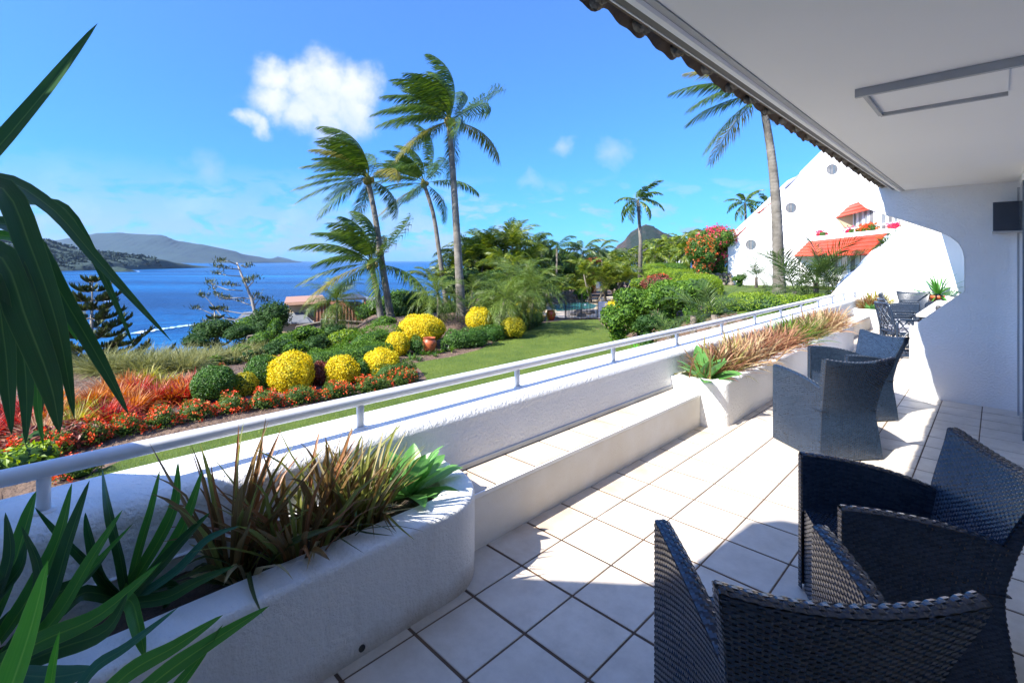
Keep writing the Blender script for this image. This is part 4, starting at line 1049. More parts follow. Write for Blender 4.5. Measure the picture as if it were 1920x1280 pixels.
def path_hedge(name, pts, wd, ht, m, label, dens=520, leafsize=.05, flowers=None, group=None, cat='hedge', zb=None, core=L_dark, lump=.10, jag=.0, asp=.55):
    """clipped hedge following ground points (Vectors)"""
    pts = [Vector(p) for p in pts]; L = [0]
    for a, c in zip(pts[:-1], pts[1:]): L.append(L[-1]+(c-a).length)
    tot = L[-1]; per = 2*ht+wd; n = int(tot*per*dens)
    t = rng.random(n)*tot; PX = np.array([tuple(p) for p in pts]); C_ = np.stack([np.interp(t, L, PX[:, c]) for c in range(3)], 1)
    e = .05; C2 = np.stack([np.interp(np.clip(t+e, 0, tot), L, PX[:, c]) for c in range(3)], 1)-np.stack([np.interp(np.clip(t-e, 0, tot), L, PX[:, c]) for c in range(3)], 1)
    T_ = unit(C2); sd = unit(np.cross(T_, [0, 0, 1.]))
    ph = rng.random(n)*np.pi; cx_, sz_ = np.cos(ph), np.sin(ph); ex = .55
    sx = np.sign(cx_)*np.abs(cx_)**ex; sz2 = np.abs(sz_)**ex
    lum = 1+lump*np.sin(t*5.1+1)*np.sin(t*2.3)+rng.normal(0, .03+jag, n)
    endf = np.clip(np.minimum(t, tot-t)/(wd*.35), .25, 1)**.5
    P = C_+sd*(sx*wd*.5*lum*endf)[:, None]+np.array([0, 0, 1.])*(sz2*ht*lum*endf)[:, None]
    N_ = unit(sd*(cx_)[:, None]+np.array([0, 0, 1.])*sz_[:, None])
    mid = pts[len(pts)//2]; r = thing(name, tuple(mid), label, cat, group)
    V, Q = leaves_geo(P, N_, leafsize, asp, 1.0); k = rng.random(n) < .5
    V2, Q2 = leaves_geo((P-N_*leafsize*1.1)[k], N_[k], leafsize, asp, 1.2)
    b = MB(); b.raw(V, Q).raw(V2, Q2); b.build('foliage', m, r, kind='stuff')
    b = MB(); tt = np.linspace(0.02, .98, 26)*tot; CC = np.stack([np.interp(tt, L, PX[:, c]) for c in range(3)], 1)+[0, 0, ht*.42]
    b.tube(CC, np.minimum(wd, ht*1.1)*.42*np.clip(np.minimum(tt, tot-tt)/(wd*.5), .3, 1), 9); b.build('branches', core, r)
    if flowers:
        fm, nf, fs = flowers; idx = rng.permutation(n)[:nf]; k = 10
        pp = np.repeat(P[idx]+N_[idx]*fs*.2, k, 0)+rng.normal(0, fs*.42, (len(idx)*k, 3)); nn = unit(np.repeat(N_[idx], k, 0)+rng.normal(0, .8, (len(idx)*k, 3)))
        V, Q = leaves_geo(pp, nn, fs*.6, .8, .8); b = MB(); b.raw(V, Q); b.build('flowers', fm, r, kind='stuff')
    return r
def tuft(base, n, L, m, label, name='grass_tuft', cat='plant', group=None, wd=.012, spread=.12, el=(.5, 1.45), droop=1.0, K=6, parent=None, leafname='blades', stuff=True, seed=None):
    base = np.array(base, float); r = thing(name, tuple(base), label, cat, group) if parent is None else parent
    az = rng.random(n)*6.283; e = el[0]+(el[1]-el[0])*rng.random(n); LL = L*(.55+.5*rng.random(n)); rad = spread*np.sqrt(rng.random(n)); a2 = az+rng.normal(0, .7, n)
    B = base+np.stack([np.cos(a2)*rad, np.sin(a2)*rad, np.zeros(n)], 1)
    V, Q = blades_geo(B, az, e, LL, wd*(.6+.7*rng.random(n)), droop*(.4+.9*rng.random(n)), K)
    b = MB(); b.raw(V, Q); b.build(leafname, m, r, kind='stuff' if stuff else None); return r
def strap(pts, wid, m, parent, name='leaf', fold=.35, up=(0, 0, 1), prof=None, n=14):
    """one big strap leaf through 3D points, V-folded, own UV"""
    P = np.array([tuple(p) for p in pts], float); k = len(P); tt = np.linspace(0, k-1, n); seg = k-1; out = []
    for t in tt:
        a = min(int(t), seg-1); f = t-a; p_1, p0_, p1, p2 = P[max(a-1, 0)], P[a], P[a+1], P[min(a+2, seg)]
        out.append(.5*((2*p0_)+(-p_1+p1)*f+(2*p_1-5*p0_+4*p1-p2)*f*f+(-p_1+3*p0_-3*p1+p2)*f**3))
    C_ = np.array(out); T_ = unit(np.gradient(C_, axis=0)); up = np.array(up, float); sd = unit(np.cross(T_, up)); U = np.cross(sd, T_)
    s = np.linspace(0, 1, n); pf = np.interp(s, [0, .15, .45, .75, .92, 1], [.62, .92, .98, .66, .26, .01]) if prof is None else np.interp(s, *prof)
    w_ = (wid*.5*pf)[:, None]; cols = []
    for x in (-1, -.5, 0, .5, 1): cols.append(C_+sd*w_*x+U*w_*abs(x)*fold)
    V = np.stack(cols, 1).reshape(-1, 3); Q = [(i_*5+j_, i_*5+j_+1, i_*5+j_+6, i_*5+j_+5) for i_ in range(n-1) for j_ in range(4)]
    uv = [(j_/4, i_/(n-1)) for i_ in range(n) for j_ in range(5)]
    V = V-np.array(root(parent).location); o = link(name, mk(name, V, Q, uv=uv, smooth=True), m, parent); return o
def rosette(base, n, L, wid, m, label, name, cat, group=None, el=(1.35, .15), droop=.5, seed=0, fold=.35, lean=(0, 0, 0), prof=None):
    rs = random.Random(seed); r = thing(name, tuple(base), label, cat, group); B = Vector(base)
    for k in range(n):
        f = (k+.5)/n; e = el[0]+(el[1]-el[0])*f+rs.gauss(0, .1); az = k*2.39996+rs.gauss(0, .2); LL = L*(.75+.3*rs.random())*(.8+.25*f)
        pts = [B+Vector((math.cos(az), math.sin(az), 0))*.02]; p = pts[0].copy()
        for q in range(1, 6):
            ee = e-droop*(q/5)**1.6*(.6+.8*rs.random()); p = p+Vector((math.cos(az)*math.cos(ee), math.sin(az)*math.cos(ee), math.sin(ee)))*LL/5+Vector(lean)*(L/5); pts.append(p.copy())
        mm = m[k % len(m)] if isinstance(m, list) else m
        strap(pts, wid*(.8+.35*rs.random()), mm, r, fold=fold, up=(-math.cos(az)*.8+.2*rs.gauss(0, 1), -math.sin(az)*.8+.2*rs.gauss(0, 1), 1), prof=prof)
    return r
# ============================================================ COCONUT PALMS
def pv(px, py, d): return np.array(tuple(at(px, py, d)))
UP = np.array([0, 0, 1.])
gA = ground_at(735, 25.5); gB = ground_at(716, 24.5); gC = ground_at(866, 24.0); gD = ground_at(840, 33); gE = ground_at(1462, 20.5)
coconut(gA, [gA-Vector((0,0,.4)), pv(718,505,25.5), pv(704,410,25.5), pv(690,338,25.5)], UP+WL*.25, 'coconut palm with the second tallest trunk, leaning left, crown blown leftwards', 30, 3.5, .19, .12, 1.15, 11, down=1)
coconut(gB, [gB-Vector((0,0,.4)), pv(709,560,24.5), pv(701,520,24.5), pv(697,496,24.5)], UP+WL*.15, 'shortest coconut palm, crown low against the sea horizon', 24, 3.4, .17, .12, .9, 12)
coconut(gC, [gC-Vector((0,0,.4)), pv(859,480,24), pv(851,350,24), pv(842,228,24)], UP+WL*.1, 'tallest coconut palm, straight trunk rising behind the yellow ball shrub', 34, 3.5, .24, .12, .95, 13)
coconut(gD, [gD-Vector((0,0,.4)), pv(823,470,33), pv(812,400,33), pv(795,345,33)], UP+WL*.3, 'slender coconut palm curving left behind the cane palms', 26, 3.8, .17, .12, 1.15, 14)
coconut(gE, [gE-Vector((0,0,.3)), pv(1456,400,20.5), pv(1446,290,20.5), pv(1428,178,20.5)], UP+WL*.35, 'coconut palm in front of the porthole building, crown half behind the roof eave', 20, 3.5, .24, .13, .55, 15, ll=.8)
def far_coco(px, py_top, py_base, d, sc, n, label, seed, lean=0):
    b_ = ground_at(px, d); tp = at(px-lean, py_top, d); zb = at(px, py_base, d).z; b_.z = min(b_.z, zb)
    r = thing('coconut_palm', tuple(b_), label, 'palm tree', 'small distant coconut palms')
    m = MB(); m.tube([b_-Vector((0,0,.3)), b_.lerp(tp, .5)+Vector((.1,.1,0)), tp], [.22, .15, .12], 8); m.build('trunk', trunkm, r, smooth=True)
    crown(r, tp, n, 'farcoco', sc*1.1, 1.45, -.4, seed)
far_coco(1200, 376, 510, 42, .86, 16, 'solitary thin coconut palm standing clear against the sky in front of the rocky peak', 3, 4)
far_coco(1397, 381, 470, 55, .95, 14, 'coconut palm rising behind the left shoulder of the porthole building', 4)
far_coco(1440, 384, 470, 60, .95, 13, 'coconut palm crown just left of the big trunk, above the white wall', 5)

# ============================================================ PYGMY DATE PALMS
def pyg(px, d, ytop, label, sc, n=30, stems=1, seed=0):
    b_ = ground_at(px, d); zt = at(px, ytop, d).z
    return small_palm(b_, max(.3, zt-b_.z), 'pygmy', n, label, sc, 'feathery date palms along the garden edge', tr=.07, seed=seed, name='date_palm', m=barkd, el0=1.45, el1=-.75, stems=stems, spread=.5)
pyg(632, 26, 566, 'dark feathery date palm in front of the cream house', 1.6, 46, 1, 21)
pyg(822, 22.5, 553, 'date palm left of the tallest coconut trunk', 1.35, 44, 1, 22)
pyg(925, 22, 560, 'large date palm right of the tallest coconut trunk, behind the yellow ball', 1.5, 40, 2, 23)
pyg(985, 23.5, 540, 'date palm with arching pale fronds nearest the small palm thicket', 1.5, 36, 2, 24)
pyg(958, 27, 520, 'date palm rising behind the two large feathery ones', 1.5, 32, 1, 25)
pyg(885, 27, 545, 'date palm half hidden behind the tallest trunk', 1.3, 30, 1, 26)

# ============================================================ CANE PALM THICKET AND BACKGROUND PALMS
bgp = [
 # px, ytop, depth, pool, n, scale, stems, label
 (838,500,34,'areca',7,.95,3,'low cane palm at the left end of the palm thicket, over the sea'),
 (858,470,35,'king',9,.9,2,'bushy palm directly behind the tallest coconut trunk'),
 (880,455,36,'areca',7,1.1,4,'dense cane palm right of the tallest trunk'),
 (905,440,37,'areca',7,1.15,4,'tall cane palm forming the left shoulder of the thicket'),
 (935,450,37,'areca',8,1.1,4,'cane palm with yellowish fronds, second in the thicket'),
 (962,445,38,'areca',7,1.15,4,'cane palm at the middle of the thicket skyline'),
 (930,495,33,'areca',8,1.0,3,'lower cane palm in front of the thicket'),
 (975,500,34,'areca',8,1.0,3,'lower cane palm beside the arching date palm'),
 (985,452,44,'king',8,.85,1,'thin dark palm at the right end of the dense thicket'),
 (1006,450,42,'king',11,1.2,1,'tall drooping king palm, darkest of the skyline'),
 (1028,462,46,'king',8,.8,1,'small king palm between the dark one and the upright one'),
 (1044,452,40,'coco',11,.8,1,'upright feathery palm with open sky on both sides'),
 (1092,462,40,'king',11,.95,1,'slanting brown-fronded palm over the pool'),
 (1124,460,46,'king',10,.95,1,'palm just right of the slanting palm by the pool'),
 (1148,466,50,'king',8,.9,1,'arching palm left of the rocky peak'),
 (1110,500,38,'areca',8,.95,4,'multi-stemmed cane palm behind the pool gate'),
 (1140,505,38,'areca',8,1.0,4,'multi-stemmed cane palm in front of the stone wall'),
 (1075,520,42,'areca',7,.9,3,'leafy cane palm at the back of the pool'),
 (1020,525,38,'areca',7,.9,3,'cane palm left of the pool rocks'),
 (1045,515,44,'areca',7,.9,3,'cane palm behind the pool rocks'),
 (1165,490,44,'areca',6,.9,3,'low cane palm beside the rough stone wall'),
]
for k, (px, yt, d, pool, n, sc, st_, lb_) in enumerate(bgp):
    b_ = ground_at(px+(14 if 'slanting' in lb_ else 0), d); b_.z = max(b_.z, -4.5); tp = at(px, yt+12, d); hh = max(1., tp.z-b_.z)
    ln = (tp-b_).xy if 'slanting' in lb_ else (0, 0)
    small_palm(b_, hh, pool, n+3, lb_, sc*1.12, 'palms of the thicket round the pool', lean=ln, tr=.09 if st_ == 1 else .05, seed=100+k, m=trunkm, el0=1.3, el1=-.35 if pool != 'areca' else .35, stems=st_, spread=.9)
fp = [(1172,482,70),(1196,478,74),(1215,468,70),(1233,462,68),(1247,458,72),(1262,456,66),(1277,452,70),(1292,450,66),(1308,455,60),(1322,446,56),(1340,452,58),(1352,448,62),(1228,480,60),(1255,478,62),(1286,474,58)]
names = ['first','second','third','fourth','fifth','sixth','seventh','eighth','ninth','tenth','eleventh','twelfth','thirteenth','fourteenth','fifteenth']
for k, (px, yt, d) in enumerate(fp):
    b_ = ground_at(px, d); tp = at(px, yt, d)
    small_palm(b_, max(1.5, tp.z-b_.z), 'far', 17, ('short palm below the rocky peak, %s from left in the far row' % names[k]) if k < 12 else 'lower short palm in front of the far row, '+['left one','middle one','right one'][k-12], 1.35, 'row of short palms on the upper garden', tr=.13, seed=300+k, m=trunkm, el0=1.35, el1=-.9)

# ============================================================ CLIPPED BALLS AND HEDGES OF THE LOWER GARDEN
def ball(px, ybase, ytop, wpx, d, m, label, name='clipped_shrub', dens=950, lsz=.055, squash=1.0, **k):
    c = at(px, (ybase+ytop)/2, d); rx = wpx/2*d/FPX; rz = (ybase-ytop)/2*d/FPX
    g_ = hz(c.x, c.y); c = Vector((c.x, c.y, max(c.z, g_+rz*.8)))
    lob = [(tuple(c), (rx, rx*squash, rz))]
    for q in range(5):
        a = random.random()*6.28; lob.append(((c.x+math.cos(a)*rx*.22, c.y+math.sin(a)*rx*.22, c.z+rz*.12*(random.random()-.5)), (rx*.82, rx*.82*squash, rz*.88)))
    return bush(name, lob, m, label, 'shrub', lsz, dens, group='clipped shrubs in the lower garden', base=(c.x, c.y, min(g_, c.z-rz)), **k)
ball(401,752,686,74,11.6, L_grn, 'round dark green clipped ball at the left end of the yellow shrubs', lsz=.04, dens=1100)
ball(458,745,698,44,12.1, L_yelg, 'low yellow-green shrub right of the dark green ball')
ball(492,742,672,62,12.7, L_grn, 'green clipped mound between two yellow shrubs', lsz=.045)
ball(447,728,706,22,12.9, L_rust, 'small rust-red shrub above the low yellow-green one', dens=700)
ball(547,742,664,76,12.6, L_yel, 'largest golden yellow clipped ball at the front of the bed', lsz=.05, dens=1000, core=L_yelg)
ball(510,700,668,60,14.2, L_yelg, 'yellow-green strip shrub behind the green mound', squash=.6)
ball(601,730,684,44,13.2, L_mar, 'dark maroon shrub between the two golden balls')
ball(640,726,670,62,13.3, L_yel, 'golden ball second from the left, green showing through its sides', core=L_yelg, dens=1150)
ball(678,722,680,34,13.6, L_grn, 'small green shrub wedged between two golden balls')
ball(715,716,657,64,14.0, L_yel, 'golden ball right of the middle, above the red flower border', core=L_yelg, dens=1150)
ball(745,672,624,44,17.2, L_yel, 'small golden ball below the large golden mound', core=L_yelg, dens=850)
ball(788,645,590,84,18.9, L_yel, 'broad golden mound behind the terracotta pot', core=L_yelg, dens=950)
ball(898,622,576,50,21.2, L_yel, 'upright golden shrub in front of the large date palms', core=L_yelg, dens=750)
ball(962,634,594,46,20.9, L_yelg, 'yellow-flecked green ball at the end of the long hedge', dens=700)
ball(1000,612,578,40,25.5, L_yelg, 'yellow-green shrub just left of the red glazed jar', dens=500, lsz=.055)
ball(975,600,568,44,26.5, L_yelg, 'golden-green shrub behind the hedge by the pool', dens=500, lsz=.06)
ball(1000,590,556,46,27.5, L_rust, 'copper-leaved shrub above the golden-green one by the pool', dens=500, lsz=.07)
ball(1140,640,560,30,24.5, L_yel, 'narrow golden shrub right of the pool gate', dens=500, squash=.7) if False else None
def hp(*a, z=None): 
    out = []
    for (px, py) in a:
        p = gz(px, py, -1.7); p.z = hz(p.x, p.y); out.append(p)
    return out
G_ = 'clipped hedges of the lower garden'
path_hedge('clipped_hedge', hp((826,653),(870,652),(922,646)), 1.0, .72, L_grn, 'long dark green clipped hedge right of the terracotta pot', group=G_, dens=620)
path_hedge('clipped_hedge', hp((915,642),(945,632)), .9, .66, L_grn, 'short clipped hedge between the long hedge and the yellow-flecked ball', group=G_, dens=620)
path_hedge('clipped_hedge', hp((975,622),(1008,608)), .8, .66, L_dark, 'dark clipped hedge leading to the red glazed jar', group=G_)
path_hedge('clipped_hedge', hp((762,664),(800,662)), .8, .62, L_grn, 'short green hedge left of the terracotta pot', group=G_)
path_hedge('clipped_hedge', hp((560,694),(615,690),(680,684),(730,672)), 1.2, .68, L_mid, 'bright green hedge strip behind the golden balls', group=G_, dens=560)
path_hedge('clipped_hedge', hp((640,672),(690,664),(735,650)), 1.5, .85, L_mid, 'taller green hedge in front of the two leaning coconut palms', group=G_, dens=420, leafsize=.06)
path_hedge('clipped_hedge', hp((700,722),(740,712),(770,700)), .7, .48, L_ixl, 'low green border shrub at the tip of the flower bed', group=G_)
# ixora border in sections
ix = [((-60,905),(10,880)),((10,880),(70,862)),((70,862),(135,842)),((135,842),(200,822)),((200,822),(270,806)),((270,806),(335,793)),((335,793),(400,778)),((400,778),(465,768)),((465,768),(530,760)),((530,760),(600,750)),((600,750),(665,740)),((665,740),(735,728)),((735,728),(778,712))]
pos_ = ['hidden behind the handrail at the left edge','behind the leftmost handrail post','below the hanging dark leaf tips','in front of the crimson tufts','left of the bare mulch','in front of the orange tufts','in front of the scarlet tuft','below the dark green ball','below the low yellow-green shrub','below the largest golden ball','below the maroon shrub','below the right golden ball','at the right tip of the bed']
for k, (a, c) in enumerate(ix):
    path_hedge('ixora_hedge', hp(a, ((a[0]+c[0])/2, (a[1]+c[1])/2), c), .52, .36, L_ixl, 'low border shrub with orange-red flower heads, '+pos_[k], dens=1200, leafsize=.04, flowers=(L_ixf, 38, .07), group='red-flowering border along the mulch', cat='flowering shrub', core=L_dark, lump=.15, jag=.06)
path_hedge('ixora_hedge', [gz(95, 905, -1.7), gz(150, 893, -1.7), gz(190, 880, -1.7)], .4, .3, L_ixl, 'small patch of red flowers seen under the handrail beside the left post', dens=900, leafsize=.035, flowers=(L_ixf, 26, .06), group='red-flowering border along the mulch', cat='flowering shrub')
bush('broadleaf_shrub', [(tuple(gz(x, y, -1.7)+Vector((0,0,.2))), (.33,.33,.2)) for x, y in ((-25,905),(20,893),(58,880))], L_lime, 'bright green broad-leaved plants behind the handrail at the far left', leafsize=.13, dens=170, asp=.5)
bush('broadleaf_shrub', [(tuple(gz(x, y, -1.7)+Vector((0,0,.15))), (.4,.4,.26)) for x, y in ((60,850),(120,838),(150,832))], L_mar, 'dark crimson leafy plants behind the ixora at the left', leafsize=.11, dens=200)
# red and orange tufts
tf = [(25,815,L_red,'scarlet'),(75,828,L_redbr,'pale scarlet'),(95,800,L_orange,'orange'),(-30,830,L_red,'scarlet'),(150,790,L_ygb,'yellow-green'),(140,815,L_ygb,'yellow-green with red base'),(190,795,L_red,'crimson spiky'),(175,765,L_orange,'orange-brown'),(212,800,L_red,'crimson'),(222,760,L_orange,'orange-brown'),(250,775,L_orange,'bronze orange'),(258,745,L_red,'scarlet'),(290,758,L_red,'bright scarlet'),(305,735,L_ygb,'golden green'),(320,755,L_orange,'dull orange'),(335,738,L_orange,'amber'),(348,752,L_red,'vivid red'),(360,735,L_red,'deep red'),(275,725,L_ygb,'olive gold'),(240,735,L_orange,'russet'),(200,745,L_orange,'tawny'),(110,775,L_orange,'amber'),(60,790,L_red,'dusty scarlet'),(10,790,L_red,'faded scarlet'),(-60,800,L_orange,'orange')]
pl = ['at the far left edge','behind the leftmost handrail post','behind the hanging leaf tips','just outside the left edge','below the pine','beside the crimson spikes','above the red flowers','behind the crimson tuft','in the front row','in the middle row','in front of the sea','in the back row','in the middle of the group','near the ridge','before the scarlet pair','on the ridge','next to the dark green ball','left of the dark green ball','highest on the ridge','right of the pine foot','below the hanging leaf','in the rear row at left','half hidden by the drooping leaf','partly out of the picture','beyond the left edge']
for k, (px, py, m, cn) in enumerate(tf):
    p = gz(px, py, -1.7); p.z = hz(p.x, p.y)
    tuft(p, 420, .66, m, '%s spiky tuft %s' % (cn, pl[k]), 'spiky_plant', 'plant', 'red and orange spiky tufts on the slope', wd=.022, spread=.10, el=(.1, 1.45), droop=.75, K=5)
# pale grasses along the crest
gr = [(250,705,17.),(285,695,17),(320,690,16.5),(300,705,15),(350,680,18),(345,700,15),(385,668,20),(380,685,17),(420,662,21),(420,676,18.5),(455,655,22),(450,668,20),(485,650,22.5),(265,715,14.5),(230,715,15),(500,655,22),(395,655,22),(470,640,24),(205,730,14.5),(180,735,15)]
pl2 = ['left end of the crest','second along the crest','third along the crest','in front of the third clump','fourth along the crest','above the scarlet tufts','fifth along the crest','in front of the fifth clump','sixth along the crest','below the bare pine','seventh along the crest','left of the wooden fence','at the fence post','above the bronze tufts','where the sea first shows','right of the fence post','behind the bare pine foot','behind the fence post','above the orange tufts','nearest the pine']
for k, (px, py, d) in enumerate(gr):
    p = ground_at(px, d)
    tuft(p, 520, 1.0, L_olive, 'pale olive grass clump, '+pl2[k], 'grass_clump', 'grass', 'olive grasses along the crest', wd=.016, spread=.38, el=(.25, 1.5), droop=1.1, K=5)
# looser shrubs mid distance
def loose(px, py, d, wpx, hpx, m, label, lsz=.09, dens=170, n=5, grp='loose shrubs behind the clipped garden', name='leafy_shrub', core=L_dark, flowers=None):
    c = at(px, py-hpx*.5, d); rx = wpx/2*d/FPX; rz = hpx/2*d/FPX; lob = [((c.x, c.y, c.z), (rx*.72, rx*.6, rz*.9))]
    for q in range(n):
        a = q*2.4+px; lob.append(((c.x+math.cos(a)*rx*.48, c.y+math.sin(a)*rx*.48, c.z+rz*(.35*math.sin(q*1.7))), (rx*.5, rx*.5, rz*.58)))
    g_ = hz(c.x, c.y)
    lob.append(((c.x, c.y, (c.z+g_)/2), (rx*.5, rx*.5, max(.3, abs(c.z-g_)/2))))
    return bush(name, lob, m, label, 'shrub', lsz, dens, group=grp, base=(c.x, c.y, g_), core=core, tilt=1.2, flowers=flowers, inner=.74)
loose(507,640,31,74,78,L_dark,'rounded dark tree covering the middle of the grey-roofed house',.13,110)
loose(515,645,27,34,50,L_mid,'slim yellowish green shrub in front of the rounded dark tree',.09,160)
loose(465,632,33,60,40,L_mid,'leafy shrub at the left foot of the rounded dark tree',.12,110)
loose(400,640,30,80,44,L_dark,'dark shrub below the bare pine at the crest',.12,120)
loose(365,655,28,50,30,L_dark,'low dark bush at the crest beside the sea',.11,120)
loose(230,700,22,60,36,L_mid,'bright green bush between the pine and the sea',.12,120)
loose(300,690,26,50,22,L_dark,'dark bush just behind the olive grass at left',.12,110)
loose(550,672,20,60,34,L_mid,'glossy bright green shrub behind the largest golden ball',.10,170)
loose(590,665,21,50,38,L_dark,'darker shrub right of the glossy bright one',.09,170)
loose(625,664,22,54,36,L_lime,'lime green shrub below the fence',.09,170)
loose(560,650,25,80,30,L_dark,'dark shrubs in front of the wooden fence',.10,130)
loose(660,650,24,60,36,L_mid,'green shrub under the dark date palm',.09,150)
loose(700,640,25,50,34,L_dark,'dark shrub between the date palm and the leaning trunks',.09,150)
loose(760,612,28,110,62,L_dark,'large dark shrub behind the golden mound, left of the date palm',.12,110)
loose(695,602,31,60,40,L_mid,'green tree mass behind the two leaning trunks',.13,100)
loose(800,600,27,60,50,L_mid,'green shrub below the left date palm',.10,130)
loose(865,560,31,80,60,L_dark,'dark undergrowth at the left of the palm thicket',.14,90)
loose(930,575,30,100,70,L_dark,'dark undergrowth behind the large date palms',.14,90)
loose(1000,560,33,80,60,L_dark,'dark undergrowth beside the pool',.14,90)
loose(1040,535,46,100,46,L_dark,'dark shrubbery behind the pool rocks',.18,60)
loose(1090,535,46,80,40,L_mid,'green shrubbery at the back of the pool terrace',.16,60)
loose(1092,557,38,36,18,L_mid,'low bright plants beside the sand-coloured paving',.12,100)
loose(905,515,40,100,50,L_mid,'leafy mass inside the palm thicket',.22,30)
loose(960,515,41,80,50,L_mid,'leafy mass at the right of the palm thicket',.18,55)
loose(1020,500,48,80,36,L_dark,'dark trees behind the drooping king palm',.2,50)
loose(1070,505,50,80,34,L_dark,'rounded tree behind the pool on the skyline',.2,50)
loose(1125,590,27,30,30,L_dark,'dark shrub at the left post of the gate',.09,150) if False else None
loose(1145,510,48,70,40,L_dark,'dark shrub below the arching palms',.2,55)
for k, (px, py, d, w_, h_, m, lb_) in enumerate([
 (430,690,17.5,50,26,L_olive,'pale green bush right of the olive grasses'),(530,690,17,60,26,L_rust,'rusty low shrub beside the pale path strip'),(415,712,15.5,40,20,L_rust,'low rust-coloured plants at the pale path strip'),
 (470,678,18.5,50,26,L_olive,'grey-green wispy bush in front of the low fence'),(520,668,20,60,32,L_dark,'grey spiky bush beside the low fence'),(575,645,23,70,36,L_mid,'green bush at the middle of the slope'),
 (620,640,24,60,34,L_dark,'dark bush in front of the paling fence'),(655,675,19,60,34,L_mid,'bright bush above the hedge strip'),(690,668,20,50,30,L_lime,'light green bush above the hedge strip'),
 (540,655,22.5,60,32,L_mid,'broad green bush behind the bright glossy shrub'),(600,680,17.5,60,26,L_mid,'leafy green clump directly behind the maroon shrub'),(645,650,22,60,34,L_lime,'lime clump left of the dark date palm foot'),
 (490,655,23,50,34,L_mid,'green bush at the fence beside the dark tree'),(720,625,23,50,34,L_mid,'bush at the foot of the leaning trunks'),(450,640,26,60,34,L_dark,'dark leafy bush behind the low fence'),
 (780,585,27,60,40,L_dark,'dark bush behind the left date palm'),(845,600,26,50,36,L_mid,'green bush at the foot of the tallest trunk'),(740,585,29,60,44,L_mid,'rounded green tree behind the golden mound')]):
    loose(px, py, d, w_, h_, m, lb_, .10, 170)
for k, (px, py, d, w_, h_, m, lb_) in enumerate([
 (300,712,15.8,46,24,L_mid,'small green bush among the olive grasses above the scarlet tufts'),(365,700,16,44,26,L_dark,'dark bush behind the round dark green ball'),(405,690,17,40,24,L_mid,'green bush breaking the olive grasses at the middle'),
 (215,735,15.2,50,26,L_mid,'green bush at the left end of the olive grasses'),(455,668,20,40,24,L_mid,'leafy green bush under the low fence post')]):
    loose(px, py, d, w_, h_, m, lb_, .09, 200)
def bank(px, py, d, wpx, hpx, m, label, lsz=.11, dens=150, n=6, flowers=None): return loose(px, py, d, wpx, hpx, m, label, lsz, dens, n, 'shrubs on the bank below the upper lawn', 'bank_shrub', flowers=flowers)
bank(1160,622,19.5,70,52,L_mid,'strap-leaved green shrub at the lower left of the bank',.13,170)
bank(1195,598,21,90,60,L_mid,'large glossy green shrub on the left of the bank',.13,150)
bank(1250,590,19,90,66,L_mid,'largest glossy green shrub in the middle of the bank',.13,150)
bank(1215,625,17,60,36,L_dark,'dark low shrub near the handrail in the middle of the bank',.10,170)
bank(1300,572,17.5,70,50,L_mid,'glossy green shrub right of the middle of the bank',.12,150)
bank(1275,555,22,80,34,L_lime,'lime green shrub topping the bank',.09,190)
bank(1235,545,25,70,26,L_mar,'reddish shrub along the top of the bank by the wall',.10,150)
bank(1150,606,22,34,44,L_yel,'golden shrub beside the right gate post',.07,260)
bank(1205,545,29,50,26,L_lime,'yellow-green shrub below the rough stone wall',.09,160)
def uh(name, pts, wd, ht, m, label, dens=330, lsz=.07):
    P = [];
    for (px, d) in pts: P.append(ground_at(px, d))
    return path_hedge(name, P, wd, ht, m, label, dens=dens, leafsize=lsz, group='hedges of the upper garden')
uh('clipped_hedge', [(1180,52),(1215,52),(1245,50)], 2.0, .95, L_lime, 'lime hedge on top of the rough stone wall')
uh('clipped_hedge', [(1215,60),(1250,58),(1290,56)], 2.0, .9, L_mid, 'far green hedge below the row of short palms')
uh('clipped_hedge', [(1215,38),(1255,36),(1300,33)], 1.8, 1.0, L_lime, 'long lime hedge edging the left of the upper lawn')
uh('clipped_hedge', [(1300,30),(1316,26),(1320,22)], 1.7, .9, L_lime, 'lime hedge turning towards the terrace')
uh('clipped_hedge', [(1325,17.5),(1385,16.5),(1440,15.8),(1500,15.5),(1560,15.3)], 1.0, .62, L_lime, 'long lime green hedge right behind the handrail', dens=520, lsz=.05)
ball(1352,531,512,30,31, L_dark, 'small round bush at the foot of the porthole wall', name='round_bush', dens=350, lsz=.07) if False else None
loose(1387,531,31,30,18,L_mid,'small round bush at the foot of the porthole wall',.08,220,3,'plants along the porthole wall')
loose(1318,500,33,60,60,L_grn,'bougainvillea lower mass of dark leaves with orange-red bracts',.11,150,6,'bougainvillea at the corner of the porthole building','bougainvillea',flowers=(L_orf,150,.16,-.3))
loose(1345,478,34,70,54,L_mid,'bougainvillea upper mass with vivid pink bracts against the white wall',.11,130,6,'bougainvillea at the corner of the porthole building','bougainvillea',flowers=(L_pink,120,.2,-.1))
loose(1235,527,30,44,14,L_mar,'red and yellow bedding plants along the stone wall',.09,200,4,'bedding plants','bedding_plants',flowers=(L_ixf,26,.12,-.2))
loose(1110,500,44,36,18,L_rust,'orange and pink flowering bush above the pool rocks',.12,150,4,'bedding plants','flowering_bush',flowers=(L_orf,22,.16,-.2))
